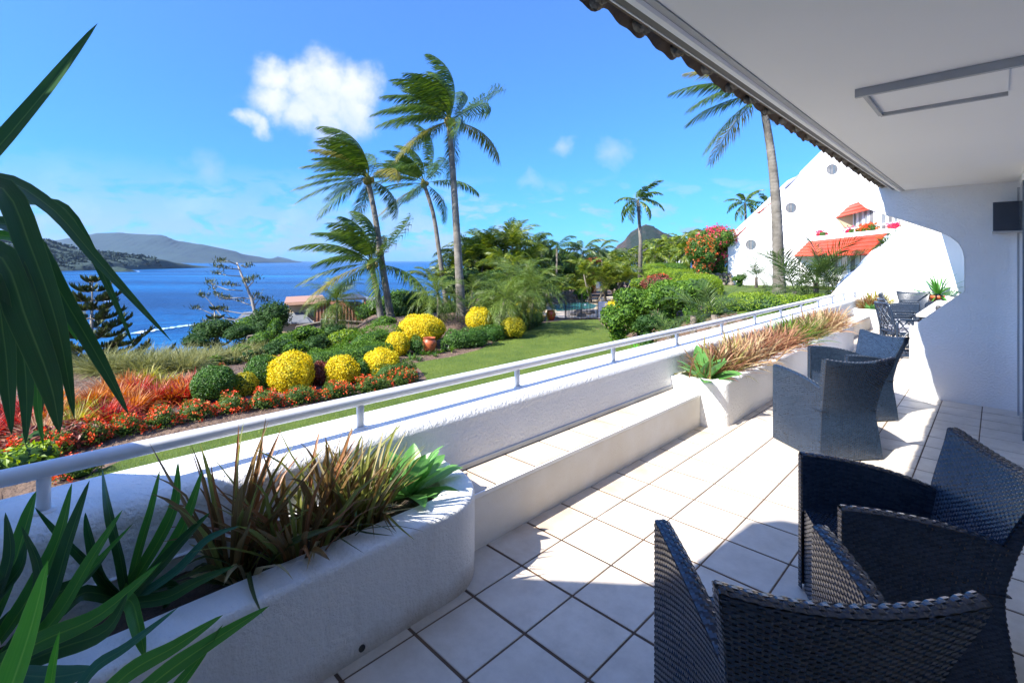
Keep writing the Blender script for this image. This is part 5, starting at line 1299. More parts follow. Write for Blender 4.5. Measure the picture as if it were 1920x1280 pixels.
# palms on the upper side
def up_palm(px, d, ytop, pool, n, sc, label, seed, el1=-.4):
    b_ = ground_at(px, d); zt = at(px, ytop, d).z
    small_palm(b_, max(.25, zt-b_.z), pool, n, label, sc, 'broad-fronded palms by the upper lawn', tr=.10, seed=seed, m=barkd, el0=1.35, el1=el1)
up_palm(1340,11.6,590,'broad',11,.62,'young palm with yellow-green fronds just behind the handrail',41)
up_palm(1300,13.5,592,'broad',9,.6,'small dark palm at the foot of the bank near the handrail',42)
up_palm(1490,16.5,545,'broad',14,1.0,'dark-fronded palm at the foot of the coconut trunk',43)
up_palm(1530,17.5,528,'broad',18,1.15,'large dark-fronded palm in front of the red awning',44)
up_palm(1565,17,545,'broad',14,.95,'dark-fronded palm closest to the sloping white wall',45)
up_palm(1418,30,520,'broad',12,.95,'small palm standing against the porthole wall',46)
up_palm(1255,15.5,628,'broad',9,.5,'tiny fan of fronds behind the handrail below the bank',47)
for k, (px, d) in enumerate(((1190,16.8),(1203,16.3),(1215,16.9))):
    rosette(tuple(ground_at(px, d)+Vector((0,0,.25))), 22, .42, .035, B_bright, ['pale spiky rosette at the edge of the mulch, left one','pale spiky rosette at the edge of the mulch, middle one','pale spiky rosette at the edge of the mulch, right one'][k], 'spiky_rosette', 'plant', 'pale rosettes beside the bank', el=(1.4, -.1), seed=k)
# bedding seedlings
for k in range(26):
    t = k/25; px = 770+t*190; py = 676-t*50+random.gauss(0, 3); p = gz(px, py, -1.68)
    rr_ = .1+.06*random.random(); tuft(p, 26, rr_*2, [L_grn, L_mid, L_dark][k % 3], 'small bedding seedling in the mulch in front of the clipped hedge', 'seedling', 'plant', 'row of seedlings in the mulch', wd=.03, spread=.04, el=(.3, 1.3), droop=.6, K=4)
# mulch chips on the beds: loose bark
n = 60000; P = np.stack([rng.random(n)*34-8, np.zeros(n)], 1); d_ = 8+18*rng.random(n)**.8; a_ = -1.15+1.5*rng.random(n); X_ = -sT*d_+cT*a_*d_; Y_ = cT*d_+sT*a_*d_
k = ~inpoly(np.stack([X_, Y_], 1), LPn) & (X_ < -2.95); X_, Y_ = X_[k], Y_[k]; n = len(X_)
V, Q = leaves_geo(np.stack([X_, Y_, height(X_, Y_)+.018], 1), np.tile([0, 0, 1.], (n, 1)), .05, .4, .9)
o = link('mulch_chips', mk('mulch_chips', V, Q), leaf('bark_chip', (.09,.055,.035), (.22,.14,.09), (.34,.25,.18), .9, .0)); o['kind'] = 'stuff'; o['label'] = 'loose brown bark mulch on the garden beds'; o['category'] = 'mulch'

# ============================================================ PINES
def pine(base, top, whorls, L0, label, seed, dens=1.0, bare=0., asym=0.):
    rs = np.random.default_rng(seed); base = np.array(base); top = np.array(top); r = thing('norfolk_pine', tuple(base), label, 'pine tree', 'tall pines on the seaward slope')
    b = MB(); b.tube([base-[0,0,.5], base*.5+top*.5+[.06,.03,0], top], [.17, .11, .03], 9); b.build('trunk', barkg, r, smooth=True)
    FV, FQ, nn = [], [], 0; br = MB()
    for k in range(whorls):
        f = k/(whorls-1); p = base*(1-f)+top*f; L = L0*(1-f)**.75*(.8+.4*rs.random())+.25; m = 6
        for q in range(m):
            if rs.random() < bare: continue
            az = q*6.283/m+k*.6+rs.normal(0, .25); d = np.array([math.cos(az), math.sin(az), 0]); Lq_ = L*(.7+.45*rs.random())
            t = np.linspace(0, 1, 9); pts = p+d*(t*Lq_)[:, None]+np.array([0, 0, 1.])*((-.10*np.sin(t*2.4)+.32*t**3)*Lq_)[:, None]
            br.tube(pts, np.linspace(.028, .008, 9), 4, cap=False)
            ns = int(60*Lq_*dens)+8; ti = .3+.7*rs.random(ns)**.8; 
            P = np.stack([np.interp(ti, t, pts[:, c]) for c in range(3)], 1); s_ = np.array([-d[1], d[0], 0]); sg = np.where(rs.random(ns) < .5, 1, -1)
            az2 = np.arctan2((d*.6+s_*sg[:, None])[:, 1], (d*.6+s_*sg[:, None])[:, 0])+rs.normal(0, .25, ns)
            V, Q = blades_geo(P, az2, .35+.5*rs.random(ns), (.13+.15*rs.random(ns))*(1+.3*L0/3), .045+.03*rs.random(ns), -.5*np.ones(ns), 4); FV.append(V); FQ.append(Q+nn); nn += len(V)
    br.build('branches', barkd, r); o = MB().raw(np.vstack(FV), np.vstack(FQ)).build('foliage', L_pine, r, kind='stuff')
    return r
def pb(px, py, d): v = at(px, py, d); return tuple(v)
pine(pb(163,900,21), pb(173,528,21), 23, 3.6, 'tall dark pine with layered branches behind the hanging leaves', 5, 1.5)
pine(pb(-20,930,19), pb(0,560,19), 21, 3.2, 'dark layered pine at the left edge, mostly behind the big leaves', 6, 1.5)
pine(pb(75,930,20), pb(95,660,20), 15, 2.4, 'lower dark pine between the two tall ones', 7, 1.4)
# bare wind-shaped pine
def bare_pine():
    d = 36; base = at(484, 680, d); r = thing('windswept_pine', tuple(base), 'nearly bare windswept pine with tufted branch ends beside the house roof', 'pine tree')
    tr = [at(484,660,d), at(481,600,d), at(472,560,d), at(455,520,d), at(444,492,d)]
    b = MB(); b.tube(tr, [.16, .13, .11, .08, .05], 8); b.build('trunk', barkg, r, smooth=True)
    brs = [[(446,497),(430,490),(412,489)],[(449,505),(425,503),(406,500)],[(452,518),(430,517),(405,512)],[(452,535),(440,535),(420,533)],[(455,545),(425,543),(400,534),(393,528)],[(458,558),(425,559),(405,552)],[(470,560),(445,558),(412,561),(398,534)],[(478,575),(450,565),(420,558)],[(452,498),(462,502),(466,498)],[(457,520),(464,530),(465,524)],[(463,540),(475,528),(477,520)],[(478,590),(440,600),(420,598),(385,556),(375,553)],[(480,588),(455,588),(420,582),(412,580)],[(478,600),(440,605),(436,600),(418,578)],[(476,575),(485,562),(490,560)],[(480,585),(492,580),(500,560)],[(482,600),(500,598),(510,590)],[(470,565),(478,560),(480,552)],[(440,598),(400,590),(378,580),(366,577)],[(400,600),(385,603),(366,612)]]
    b = MB(); ends = []
    for k, q in enumerate(brs):
        dd = d+((k*37) % 9-4)*.35; P = [at(x, y, dd if i_ else d) for i_, (x, y) in enumerate(q)]; b.tube(P, np.linspace(.045, .02, len(P)), 5)
        ends += [P[-1], P[-1].lerp(P[-2], .25)]
        if len(P) > 2 and k % 2: ends.append(P[-2])
    b.build('branches', barkg, r, smooth=True)
    E_ = np.repeat(np.array([tuple(e) for e in ends]), 26, 0)+rng.normal(0, 1, (len(ends)*26, 3))*[.17, .17, .07]; n = len(E_)
    V, Q = blades_geo(E_, rng.random(n)*6.28, .2+1.0*rng.random(n), .2+.14*rng.random(n), np.full(n, .06), np.full(n, -.2), 4)
    MB().raw(V, Q).build('foliage', L_pine, r, kind='stuff')
bare_pine()
pine(pb(405,665,34), pb(402,580,34), 6, 1.0, 'small stubby pine left of the bare windswept one', 8, 2.2)

# ============================================================ HOUSE BELOW THE CREST, FENCES
hs = thing('house', tuple(at(560, 640, 40)), 'cream and brown timber house with grey metal roofs below the crest', 'house')
def A40(px, py, o=0): return at(px, py, 40+o)
F3 = raydir(560, HY); F3 = Vector((F3.x, F3.y, 0)).normalized()
b = MB(); b.slab([A40(456,585,0), A40(548,577,0), A40(560,577,0), A40(585,608,-3), A40(582,640,-4), A40(480,640,-4), A40(470,607,-2)], (0, 0, -.12)) if False else None
# lower gabled roof: ridge runs left-right, one slope faces the viewer
rl, rr_ = A40(458,585,2), A40(556,576,2); el_, er = A40(478,606,-1), A40(590,604,-1); bl, br_ = A40(434,607,4), A40(545,600,5)
b = MB()
for k in range(26):
    t0, t1 = k/26, (k+1)/26; b.slab([rl.lerp(rr_, t0), rl.lerp(rr_, t1-.004), el_.lerp(er, t1-.004), el_.lerp(er, t0)], (0, 0, -.10-.02*(k % 2)))
b.build('roof', roofgrey, hs)
b = MB(); b.slab([rl, el_, el_.lerp(rl, .15)+F3*.3, rl+F3*.3+Vector((0,0,-.3)), bl+Vector((0,0,-.0)), ], F3*.05); b.build('gable', deckw, hs)
b = MB(); b.slab([rl+Vector((0,0,.04)), el_+Vector((0,0,.04)), el_+Vector((0,0,-.3)), rl+Vector((0,0,-.3))], F3*-.08); b.slab([rl+Vector((0,0,.04)), bl, bl+Vector((0,0,-.25)), rl+Vector((0,0,-.3))], F3*-.08); b.build('barge_board', roofgrey, hs)
b = MB(); b.slab([el_+F3*.4+Vector((0,0,-.1)), er+F3*.4+Vector((0,0,-.1)), er+F3*.4+Vector((0,0,-3)), el_+F3*.4+Vector((0,0,-3))], F3*3); b.build('wall', cream, hs)
b = MB(); b.slab([A40(541,572,1), A40(596,571,1), A40(596,618,1), A40(541,618,1)], F3*5); b.build('wall', cream, hs)
b = MB(); b.slab([A40(533,567,0), A40(612,563,0), A40(612,568,0), A40(533,573,0)], F3*7); b.build('flat_roof', mat('tan_fascia', (.34,.19,.13), (.3,.17,.11), .7), hs)
wd_ = None
b = MB(); b.slab([A40(584,577,.9), A40(590,577,.9), A40(590,593,.9), A40(584,593,.9)], F3*.05); b.build('window', glass, hs)
b = MB(); b.slab([A40(583,576,.92), A40(591,576,.92), A40(591,577.2,.92), A40(583,577.2,.92)], F3*.03); b.build('frame', railm, hs)
b = MB(); b.slab([A40(593,568,.4), A40(685,572,.4), A40(685,625,.4), A40(593,625,.4)], F3*4)
b.build('timber_wall', deckw, hs)
for k in range(15):
    x = 594+k*6; b = MB(); b.slab([A40(x,570,.3), A40(x+.9,570,.3), A40(x+.9,624,.3), A40(x,624,.3)], F3*.06); b.build('batten', barkd, hs)
b = MB(); b.slab([A40(640,559,-.4), A40(686,558,-.4), A40(686,562,-.4), A40(640,563,-.4)], F3*5); b.build('pergola_roof', darkmetal, hs)
for x in (644, 684): b = MB(); b.slab([A40(x-1.2,562,-.3), A40(x+1.2,562,-.3), A40(x+1.2,590,-.3), A40(x-1.2,590,-.3)], F3*.1); b.build('post', deckw, hs)
b = MB(); b.slab([A40(686,560,3), A40(720,560,3), A40(720,572,3), A40(686,572,3)], F3*3); b.build('grey_wing', roofgrey, hs)
def paling(pts, d0, label, hpx=18, step=5.):
    r = thing('paling_fence', tuple(at(pts[0][0], pts[0][1]+hpx, d0)), label, 'fence', 'weathered fences below the house')
    for a, c in zip(pts[:-1], pts[1:]):
        n = max(2, int(abs(c[0]-a[0])/step))
        for k in range(n):
            t = k/n; x = a[0]+(c[0]-a[0])*t; y = a[1]+(c[1]-a[1])*t; w_ = (c[0]-a[0])/n*.86
            p = at(x, y, d0); q_ = at(x+w_, y, d0); h_ = Vector((0,0,-hpx*d0/FPX))
            b = MB(); b.slab([p, q_, q_+h_, p+h_], F3*.03); b.build('paling', fencewood, r)
        p = at(a[0], a[1]-1.5, d0-.05); q_ = at(c[0], c[1]-1.5, d0-.05); b = MB(); b.tube([p, q_], .06, 6); b.build('top_rail', fencewood, r)
        b = MB(); b.tube([p, p+Vector((0,0,-(hpx+10)*d0/FPX))], .07, 7); b.build('post', fencewood, r)
paling([(465,632),(505,626)], 25.5, 'low weathered fence with a post above the olive grasses', 16)
paling([(556,614),(602,605)], 27.5, 'weathered paling fence below the cream wall', 24)
paling([(602,600),(690,606)], 28.5, 'dark paling fence behind the date palm', 28)
# path edging
ed = thing('garden_edging', tuple(gz(420,715,-1.7)), 'low dark timber edging beside a pale path strip in the bed', 'edging')
b = MB(); b.tube([gz(x, y, -1.64) for x, y in ((405,728),(440,705),(500,682),(545,668))], .03, 6); b.build('board', fencewood, ed)
b = MB(); pp = [gz(410,738,-1.69), gz(445,714,-1.69), gz(505,690,-1.69), gz(548,676,-1.69)]; pq = [gz(400,728,-1.69), gz(438,706,-1.69), gz(500,684,-1.69), gz(545,670,-1.69)]
b.slab(pp+pq[::-1], (0,0,.02)); b.build('paver', paving, ed)

# ============================================================ POTS, POOL, GATE, STONE WALL
def pot(p, s, prof, m, label):
    r = thing('urn', tuple(p), label, 'pot'); b = MB(); b.lathe(tuple(p), [(a*s, z*s) for a, z in prof], 28); b.build('body', m, r, smooth=True)
    b = MB(); b.lathe((p.x, p.y, p.z), [(0, prof[-1][1]*s-.05), (prof[-1][0]*s*.9, prof[-1][1]*s-.05)], 20); b.build('soil', potting, r); return r
URN = [(0,0),(.26,0),(.28,.03),(.40,.35),(.46,.62),(.44,.78),(.34,.90),(.33,.93),(.40,.97),(.41,1.0),(.36,1.0),(.32,.95)]
p = gz(805, 662, -1.7); pot(p, .56, URN, terra, 'tall terracotta urn with dark motif in front of the clipped hedge')
r_ = [o for o in bpy.data.objects if o.name.startswith('urn')][-1]
b = MB()
for k, (dx, z, s_) in enumerate(((0,.2,.06),(-.05,.25,.04),(.05,.24,.045),(.0,.3,.035),(-.03,.14,.04),(.04,.15,.035))):
    c = p+Vector((RR[0],RR[1],0))*dx-Vector((FF[0],FF[1],0))*(.205+.02*(z-.2))+Vector((0,0,z)); b.ell(tuple(c), (s_*.5, s_*.25, s_*.6), 8, 5)
b.build('motif', fencem, r_, smooth=True)
p = gz(1033, 599.5, -1.7); pot(p, .54, [(0,0),(.3,0),(.34,.05),(.46,.35),(.50,.55),(.46,.78),(.36,.90),(.40,.97),(.42,1.0),(.36,1.0),(.32,.95)], mat('red_glaze', (.55,.06,.02), (.45,.05,.02), .25), 'round red glazed jar beside the black pool gate')
# pool and paving
o = MB().slab([gz(x, y, -1.66) for x, y in ((985,571),(1055,566),(1140,556),(1200,552),(1160,590),(1125,597),(1060,597),(1010,590))], (0,0,.02)).build('pool_paving', paving, None); struct(o)
o = MB().slab([gz(x, y, -1.62) for x, y in ((1028,573),(1060,568),(1095,566),(1120,572),(1112,578),(1085,580),(1045,583))], (0,0,.01)).build('pool_water', poolw, None); struct(o)
rk = [(1042,568,.9),(1056,567,.7),(1072,566,.6),(1050,560,.8),(1068,558,.9),(1035,571,.5),(1085,585,.45),(1100,588,.5),(1075,590,.4),(1090,592,.5),(1110,586,.4),(1064,551,.8)]
for k, (x, y, s_) in enumerate(rk):
    p = gz(x, y, -1.6); 
    if y < 562: p = at(x, y, 40)
    r = thing('boulder', tuple(p), ['left rock of the pool cascade','second rock of the pool cascade','right rock of the pool cascade','upper left rock of the cascade','upper dark rock of the cascade','small rock at the left pool edge','rock behind the left gate panel','rock behind the middle gate rail','small rock low behind the gate','pale rock behind the gate latch','rock right of the gate latch','topmost rock of the pool cascade'][k], 'rock', 'rocks round the pool')
    b = MB(); b.ell(tuple(p), (s_*.6, s_*.5, s_*.38), 10, 7, .35); b.build('rock', stone, r)
gt = thing('pool_fence', tuple(gz(1090, 598, -1.7)), 'black metal bar fence and gate in front of the pool', 'gate')
gp = [gz(1060, 598, -1.7), gz(1091, 600.5, -1.7), gz(1121, 598, -1.7)]
for a, c in zip(gp[:-1], gp[1:]):
    n = 11
    for k in range(1, n): q = a.lerp(c, k/n); b = MB(); b.tube([q+Vector((0,0,.08)), q+Vector((0,0,1.15))], .017, 5); b.build('bar', fencem, gt)
    for z in (.1, 1.12): b = MB(); b.tube([a+Vector((0,0,z)), c+Vector((0,0,z))], .02, 6); b.build('rail', fencem, gt)
for q, h_ in ((gp[0],1.25),(gp[1],1.5),(gp[2],1.25)): b = MB(); b.tube([q, q+Vector((0,0,h_))], .035, 8); b.build('post', fencem, gt)
b = MB(); b.ell(tuple(gp[1]+Vector((.12,.15,.85))), (.06,.06,.06)); b.build('latch', railm, gt)
wt = thing('white_panel', tuple(gz(1130, 594, -1.7)), 'white slatted panel leaning beside the pool gate', 'panel')
for k in range(6):
    a, c = gz(1122+k*2.8, 596, -1.7), gz(1124.2+k*2.8, 596, -1.7); b = MB(); b.slab([a, c, c+Vector((0,0,.95)), a+Vector((0,0,.95))], (0,.03,0)); b.build('slat', railm, wt)
sg = MB().slab([at(1118,529,38), at(1124,529,38), at(1124,540,38), at(1118,540,38)], F3*.03).build('notice_sign', railm, None); tag(sg, 'small white notice board among the palms beyond the pool', 'sign')
sw = thing('stone_wall', tuple(at(1180, 540, 50)), 'rough pale rubble retaining wall left of the upper lawn', 'wall')
def stones(x0, x1, y0, y1, d, sx=11, sy=7, d1=None):
    y = y0; row = 0
    while y < y1:
        x = x0-(row % 2)*sx*.5
        while x < x1:
            w_ = sx*(.7+.5*random.random()); dd = d+((d1 or d)-d)*(x-x0)/(x1-x0); c = at(x+w_/2, y+sy/2, dd); s_ = dd/FPX
            b = MB(); b.ell(tuple(c), (w_*.56*s_, .12, sy*.6*s_), 7, 5, .5); b.build('stone', stone, sw); x += w_
        y += sy; row += 1
stones(1152, 1206, 522, 548, 50, 12, 7); stones(1302,1366,512,534,33,12,8)
fn = thing('post_and_rail_fence', tuple(at(1200, 500, 90)), 'pale horizontal rail fence beyond the upper garden', 'fence')
for y in (474, 480, 486, 491): b = MB(); b.tube([at(1165,y,90), at(1235,y+1,86)], .06, 6); b.build('rail', greytrim, fn)
for x in (1170,1192,1214,1232): b = MB(); b.tube([at(x,472,88), at(x,500,88)], .07, 6); b.build('post', greytrim, fn)
fh = thing('house', tuple(at(1288, 490, 95)), 'distant grey-roofed house glimpsed between the short palms', 'house')
b = MB(); b.slab([at(1282,480,95), at(1304,480,95), at(1304,494,95), at(1282,494,95)], F3*6); b.build('wall', greytrim, fh)
b = MB(); b.slab([at(1279,481,94), at(1306,481,94), at(1300,469,99), at(1285,469,99)], (0,0,-.4)); b.build('roof', roofgrey, fh)
b = MB(); b.slab([at(1286,484,94.9), at(1300,484,94.9), at(1300,489,94.9), at(1286,489,94.9)], F3*.1); b.build('window', mat('blue_glass', (.03,.09,.35), (.04,.1,.4), .2), fh)
# balcony flowers of the porthole building
for k, (x, y, o_, m, s_) in enumerate(((1540,440,-.4,L_pink,.22),(1596,434,-2.4,L_pink,.24),(1618,431,-3.4,L_orf,.22),(1632,428,-3.9,L_ixf,.3),(1676,425,-5.6,L_pink,.10))):
    c = onpl(x, y, o_); bush('flower_box', [(tuple(c+e2*q*.5), (s_, s_, s_*.8)) for q in (-.6, 0, .6)], L_mid, ['red flower box at the left end of the white balcony','pink flowers on the white balcony','orange and green flowers on the white balcony','red flowers right of the orange ones on the balcony','pink flowers at the right end of the balcony'][k], 'flower box', .1, 120, flowers=(m, 40, .16, -.2), group='flower boxes on the white balcony')
b_ = onpl(1690, 450, -6.1); tuft(b_, 160, 1.2, L_fresh, 'green grassy plant on top of the sloping wall', 'grass_clump', 'plant', wd=.05, spread=.3, el=(.3,1.5))
b_ = onpl(1662, 462, -6.3); tuft(b_, 90, .8, L_dark, 'small dark spiky plant on the sloping wall', 'spiky_plant', 'plant', wd=.05, spread=.15, el=(.2,1.5))
# ============================================================ PLANTS IN THE PLANTERS
def clump(x, y, z, n, L, ms, label, wd=.02, lean=(0, 0, 0), seed=0, el=(.75, 1.5), droop=.5, spread=.07, name='flax_clump', group='bladed plants in the white planters', parts=True):
    """each blade its own part"""
    rs = random.Random(seed); r = thing(name, (x, y, z), label, 'plant', group); B = Vector((x, y, z))
    for k in range(n):
        az = rs.random()*6.283; e = el[0]+(el[1]-el[0])*rs.random()**.8; LL = L*(.6+.45*rs.random()); o_ = spread*math.sqrt(rs.random())
        p = B+Vector((math.cos(az)*o_, math.sin(az)*o_, -.01)); pts = [p.copy()]
        for q in range(1, 5):
            ee = e-droop*(q/4)**1.8*(.3+1.1*rs.random()); p = p+(Vector((math.cos(az)*math.cos(ee), math.sin(az)*math.cos(ee), math.sin(ee)))+Vector(lean)*(q/4))*LL/4
            if p.z < .72: p.x = max(p.x, -2.33)
            if p.x > -2.10: p.z = max(p.z, .435)
            pts.append(p.copy())
        strap(pts, wd*1.15*(.6+.7*rs.random()), rs.choice(ms), r, name='blade', fold=.5, up=(-math.cos(az)*.9+rs.gauss(0,.5), -math.sin(az)*.9+rs.gauss(0,.5), .8), n=8, prof=([0,.15,.5,.8,1],[.5,.9,1,.6,.01]))
    return r
def sm(c1, c2, c3): return bigleaf('striped_blade', c1, c2, c3)
K_br = sm((.085,.050,.020), (.19,.115,.038), (.36,.26,.09)); K_gr = sm((.10,.12,.022), (.24,.25,.05), (.48,.44,.17)); K_red = sm((.16,.060,.028), (.30,.13,.045), (.42,.28,.12)); K_st = sm((.33,.27,.14), (.44,.38,.20), (.5,.45,.3)); K_dk = sm((.03,.055,.018), (.07,.10,.03), (.2,.2,.08)); K_pk = sm((.34,.12,.08), (.50,.22,.13), (.56,.38,.22)); K_fr = sm((.06,.16,.02), (.12,.26,.03), (.28,.40,.08))
# nearest planter, from the camera outwards
clump(-2.20, .62, .34, 40, .60, [K_br, K_br, K_red, K_gr], 'bronze-leaved clump at the left of the nearest planter', .024, seed=1, lean=(.03,0,0), el=(.95,1.52), droop=.35)
clump(-2.12, .86, .34, 70, .52, [K_br, K_red, K_gr, K_br], 'rusty brown bladed clump in the middle of the nearest planter', .020, seed=2, lean=(.10,.04,0), el=(.7,1.5), droop=.45, spread=.11)
clump(-2.24, 1.04, .34, 30, .56, [K_gr, K_br], 'green and bronze clump with long leaning blades against the parapet', .026, seed=3, el=(.8,1.5))
clump(-2.14, 1.14, .34, 80, .47, [K_gr, K_st, K_gr, K_br], 'yellow-green striped clump in the nearest planter', .020, seed=4, lean=(.05,.02,0), el=(.9,1.5), droop=.35, spread=.09)
clump(-2.14, 1.22, .34, 26, .34, [K_gr, K_st, K_br, K_st], 'low straw-tipped clump leaning over the planter rim', .014, seed=5, lean=(.22,.08,-.12), el=(.2,1.3), droop=.5)
clump(-2.12, .66, .34, 18, .40, [K_dk, K_dk, K_gr, K_st], 'dark leaning blades low along the planter rim', .022, seed=6, lean=(.02,.30,-.1), el=(.1,1.0), droop=.6)
clump(-2.10, .98, .34, 14, .42, [K_st, K_dk], 'dry straw-coloured blades lying low in the planter', .012, seed=7, lean=(.05,.35,-.2), el=(.0,.7), droop=.5)
rosette((-2.19, 1.45, .38), 17, .35, .115, B_agave, 'fleshy pale green agave at the rounded end of the nearest planter', 'agave', 'plant', 'fleshy agaves in the white planters', el=(1.45, .15), droop=.35, seed=3, fold=.25, lean=(.04,.03,0), prof=([0,.2,.55,.8,1],[.45,.7,1,.62,.01]))
# green strap-leaved plants at the lower left
ZB = .34
def leafpx(r, seq, wid, m, fold=.35, up=None):
    """seq [(px,py,depth)] leaf centre line"""
    P = []
    for q in seq:
        v = at(*q)
        if v.z < .74 and v.x < -2.29: v = atX(q[0], q[1], -2.29)
        P.append(v)
    up = up or tuple(-Vector((FF[0], FF[1], 0))*.9+Vector((0, 0, .45)))
    return strap(P, wid, m, r, fold=fold, up=up, n=16)
yk = thing('yucca', (-2.05, .28, ZB), 'dark green strap-leaved plant at the left of the nearest planter, leaves fanned upright', 'plant', 'strap-leaved plants in the nearest planter')
for seq, w_, m in [
  ([(232,1120,1.80),(300,1010,1.86),(330,940,1.9),(334,865,1.95)], .050, B_green), ([(240,1120,1.8),(262,1030,1.85),(285,950,1.88),(300,880,1.92)], .036, B_green),
  ([(245,1125,1.78),(320,1030,1.8),(355,960,1.82),(380,880,1.86)], .050, B_green), ([(238,1120,1.85),(225,1040,1.9),(205,960,1.95),(192,880,2.0)], .042, B_dark),
  ([(240,1125,1.72),(300,1060,1.72),(345,1010,1.72),(394,960,1.72)], .045, B_dark), ([(225,1120,1.82),(180,1070,1.82),(120,1010,1.80),(65,950,1.78)], .036, B_dark),
  ([(240,1130,1.7),(310,1120,1.66),(370,1090,1.64),(440,1060,1.62)], .040, B_dark), ([(235,1122,1.62),(250,1132,1.56),(262,1180,1.46),(272,1232,1.43)], .055, B_green),
  ([(240,1130,1.72),(330,1070,1.7),(390,1010,1.72),(448,986,1.74)], .030, B_blue), ([(230,1125,1.85),(160,1110,1.84),(110,1150,1.8),(60,1160,1.76)], .05, B_dark),
  ([(230,1125,1.9),(190,1080,1.92),(170,1010,1.95),(160,960,1.98)], .045, B_dark), ([(245,1128,1.8),(280,1110,1.8),(330,1100,1.8),(300,1150,1.8)], .05, B_dark)]:
    leafpx(yk, seq, w_, m)
yk2 = thing('yucca', (-2.1, -.05, ZB), 'large green strap-leaved plant in the bottom left corner, leaves pointing up', 'plant', 'strap-leaved plants in the nearest planter')
for seq, w_, m in [
  ([(-20,1180,1.5),(20,1080,1.55),(50,980,1.6),(68,920,1.62)], .060, B_green), ([(0,1200,1.5),(60,1110,1.52),(110,1010,1.55),(135,905,1.6)], .055, B_green),
  ([(10,1230,1.45),(90,1130,1.48),(130,1010,1.5),(168,900,1.55)], .055, B_dark), ([(30,1240,1.4),(110,1150,1.42),(170,1050,1.45),(230,955,1.5)], .045, B_green),
  ([(20,1240,1.4),(60,1160,1.42),(75,1070,1.45),(40,985,1.5)], .04, B_dark), ([(-30,1260,1.35),(80,1200,1.3),(190,1150,1.3),(303,1052,1.32)], .050, B_green),
  ([(0,1260,1.35),(110,1215,1.3),(200,1180,1.28),(240,1110,1.28)], .05, B_dark), ([(-10,1240,1.5),(60,1180,1.5),(130,1110,1.5),(250,980,1.52)], .038, B_green),
  ([(-30,1150,1.5),(10,1100,1.5),(40,1060,1.5),(50,1010,1.5)], .05, B_dark), ([(-20,1200,1.6),(60,1130,1.62),(150,1090,1.64),(220,1010,1.66)], .055, B_dark),
  ([(20,1262,1.25),(90,1268,1.2),(140,1262,1.18),(180,1250,1.16)], .05, B_blue), ([(-60,1240,1.45),(-10,1130,1.5),(20,1040,1.5),(10,960,1.55)], .05, B_dark)]:
    leafpx(yk2, seq, w_, m)
yk3 = thing('yucca', (-1.75, -.5, .3), 'bright green strap leaves rising across the bottom left corner in front of the planter', 'plant', 'strap-leaved plants in the nearest planter')
for seq, w_, m in [
  ([(-30,1420,1.0),(20,1290,1.02),(60,1170,1.05),(90,1050,1.08)], .062, B_bright), ([(70,1420,1.05),(88,1330,1.05),(100,1250,1.06),(112,1182,1.07)], .026, B_bright),
  ([(100,1380,1.05),(170,1260,1.08),(240,1210,1.1),(334,1138,1.14)], .024, B_blue), ([(140,1360,1.0),(240,1262,1.02),(330,1210,1.04),(418,1152,1.08)], .034, B_green),
  ([(190,1370,1.0),(300,1270,1.02),(400,1200,1.05),(505,1135,1.1)], .036, B_green), ([(270,1360,1.02),(330,1290,1.03),(370,1240,1.04),(418,1170,1.06)], .024, B_green)]:
    leafpx(yk3, seq, w_, m)
# big leaves hanging in from the upper left
dr = thing('dracaena', (-2.0, -.28, .35), 'tall dracaena at the left edge, long dark leaves arching down before the sea', 'plant')
b = MB(); b.tube([(-2.0,-.28,.3), (-2.02,-.30,1.0), (-1.98,-.27,1.72)], [.035,.03,.026], 9); b.build('stem', barkd, dr, smooth=True)
for seq, w_, m, f in [
  ([(-220,420,1.25),(-60,330,1.25),(70,190,1.24),(183,44,1.22)], 0.048, B_dark, .35),
  ([(-150,400,1.25),(-20,335,1.22),(90,385,1.18),(185,490,1.15),(322,640,1.12)], 0.035, B_dark, .3),
  ([(-60,380,1.32),(60,378,1.3),(130,400,1.28),(200,530,1.27),(252,652,1.26)], 0.025, B_dark, .3),
  ([(-120,370,1.2),(0,350,1.16),(60,470,1.12),(110,620,1.08),(140,786,1.05)], 0.053, B_dark, .3),
  ([(-80,420,1.28),(40,430,1.24),(120,560,1.2),(190,680,1.18),(242,778,1.16)], 0.041, B_dark, .3),
  ([(-100,470,1.15),(0,480,1.1),(50,600,1.06),(95,720,1.03),(112,812,1.0)], 0.063, B_dark, .25),
  ([(-100,520,1.2),(0,560,1.2),(40,650,1.2),(50,740,1.2),(48,834,1.2)], 0.044, B_dark, .3),
  ([(-120,500,1.05),(-20,520,1.05),(8,640,1.05),(16,730,1.05),(22,815,1.05)], 0.041, B_dark, .3),
  ([(-40,560,1.3),(40,620,1.3),(66,700,1.3),(72,770,1.3),(82,838,1.3)], 0.025, B_green, .35),
  ([(20,520,1.34),(60,600,1.34),(76,680,1.34),(78,740,1.34),(76,790,1.34)], 0.025, B_dark, .35),
  ([(-40,440,1.3),(40,450,1.3),(90,520,1.3),(128,600,1.3),(145,640,1.3)], 0.030, B_green, .3),
  ([(-200,480,1.2),(-300,600,1.2),(-350,760,1.2),(-360,900,1.2)], 0.044, B_dark, .3),
  ([(-220,400,1.2),(-330,320,1.3),(-430,330,1.4),(-500,450,1.5)], 0.044, B_dark, .3)]:
    leafpx(dr, seq, w_, m, f, up=tuple(-Vector((FF[0], FF[1], 0))*.85+Vector((RR[0], RR[1], 0))*.5+Vector((0, 0, .35))))
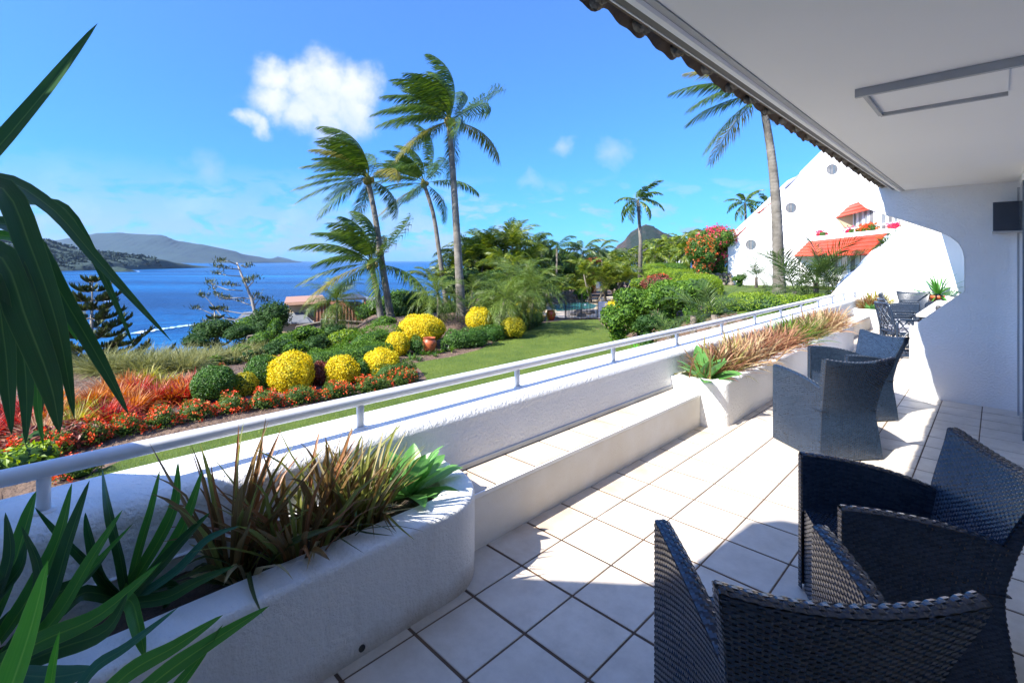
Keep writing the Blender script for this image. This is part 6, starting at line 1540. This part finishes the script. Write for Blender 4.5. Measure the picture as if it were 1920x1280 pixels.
# long planter
rosette((-2.10, 4.90, .38), 12, .46, .15, B_agave, 'broad-leaved green agave at the near corner of the long planter', 'agave', 'plant', 'fleshy agaves in the white planters', el=(1.45, .2), droop=.3, seed=8, fold=.22, prof=([0,.2,.55,.8,1],[.45,.7,1,.66,.01]))
y = 5.12; k = 0
lp = [('pinkish bronze','at the near end beside the agave'),('bronze green','second from the agave'),('pink','third from the agave'),('pink and straw','above the first wicker arm'),('rusty pink','fifth from the agave'),('deep rust','sixth from the agave'),('rust red','in the darkest part of the row'),('fresh green','first of the green blades'),('bright green','in the middle of the green blades'),('green and straw','last of the green blades'),('straw pink','ninth along the row'),('pale bronze','tenth along the row'),('pink bronze','near the far end'),('spiky pink','next to last'),('airy pink','at the far end of the long planter')]
while y < 10.55:
    c = [[K_pk,K_gr],[K_gr,K_pk,K_st],[K_pk,K_st],[K_pk,K_st,K_pk],[K_red,K_pk],[K_red,K_pk,K_red],[K_red,K_pk],[K_fr,K_gr],[K_fr,K_fr,K_gr],[K_fr,K_gr,K_st],[K_pk,K_st,K_gr],[K_pk,K_st],[K_pk,K_red,K_st],[K_pk,K_st],[K_pk,K_pk,K_st]][min(k, 14)]
    nm = lp[min(k, 14)]
    r = thing('flax_clump', (-2.12, y, .36), '%s bladed clump in the long planter, %s' % nm, 'plant', 'bladed clumps in the long planter')
    for q, m in enumerate(dict.fromkeys(c)):
        n = 85
        az = rng.random(n)*6.283; e = .55+.95*rng.random(n); LL = .52*(.6+.5*rng.random(n)); B = np.array([-2.12, y, .34])+np.stack([rng.normal(0, .07, n), rng.normal(0, .12, n), np.zeros(n)], 1)
        V, Q = blades_geo(B, az, e, LL, .014+.010*rng.random(n), .3+.7*rng.random(n), 6)
        mm = {K_pk: L_redbr, K_gr: L_bronzeg, K_st: L_straw, K_red: L_bronze if q else L_redbr, K_fr: L_fresh}[m]
        MB().raw(V, Q).build('blades', mm, r, kind='stuff')
    y += .385; k += 1
tuft((-2.2, 14.65, .38), 260, .55, L_bronze, 'rusty spiky clump in the small far planter', 'flax_clump', 'plant', wd=.02, spread=.14, el=(.3,1.5), droop=.6)
tuft((-2.15, 15.15, .38), 200, .62, L_ygb, 'yellow-green spiky clump at the back of the small far planter', 'flax_clump', 'plant', wd=.02, spread=.14, el=(.5,1.5), droop=.6)
rosette((-2.15, 14.35, .40), 14, .38, .06, B_agave, 'small aloe at the front of the small far planter', 'aloe', 'plant', el=(1.4, .1), droop=.3, seed=9)
# potted yucca on the far ledge
rosette((-.98, 15.15, .80), 46, .78, .045, B_green, 'spiky green yucca in a terracotta pot near the white wall', 'potted_yucca', 'plant', el=(1.5, -.5), droop=.25, seed=12)
pr = pot(Vector((-.98, 15.15, .42)), .40, [(0,0),(.30,0),(.42,.75),(.48,.76),(.48,.95),(.44,.95),(.42,.85)], terra, 'terracotta pot holding the spiky yucca')
o = MB().box((-1.25, 14.9, 0), (-.6, 15.4, .42)); o = o.build('plinth', smoothw, None); tag(o, 'white ledge under the terracotta pot', 'ledge')
# curled paper-thin dead leaves on the floor and gate hose etc are absent; garden hose-free
n_obj = len(bpy.data.objects); print('objects', n_obj)
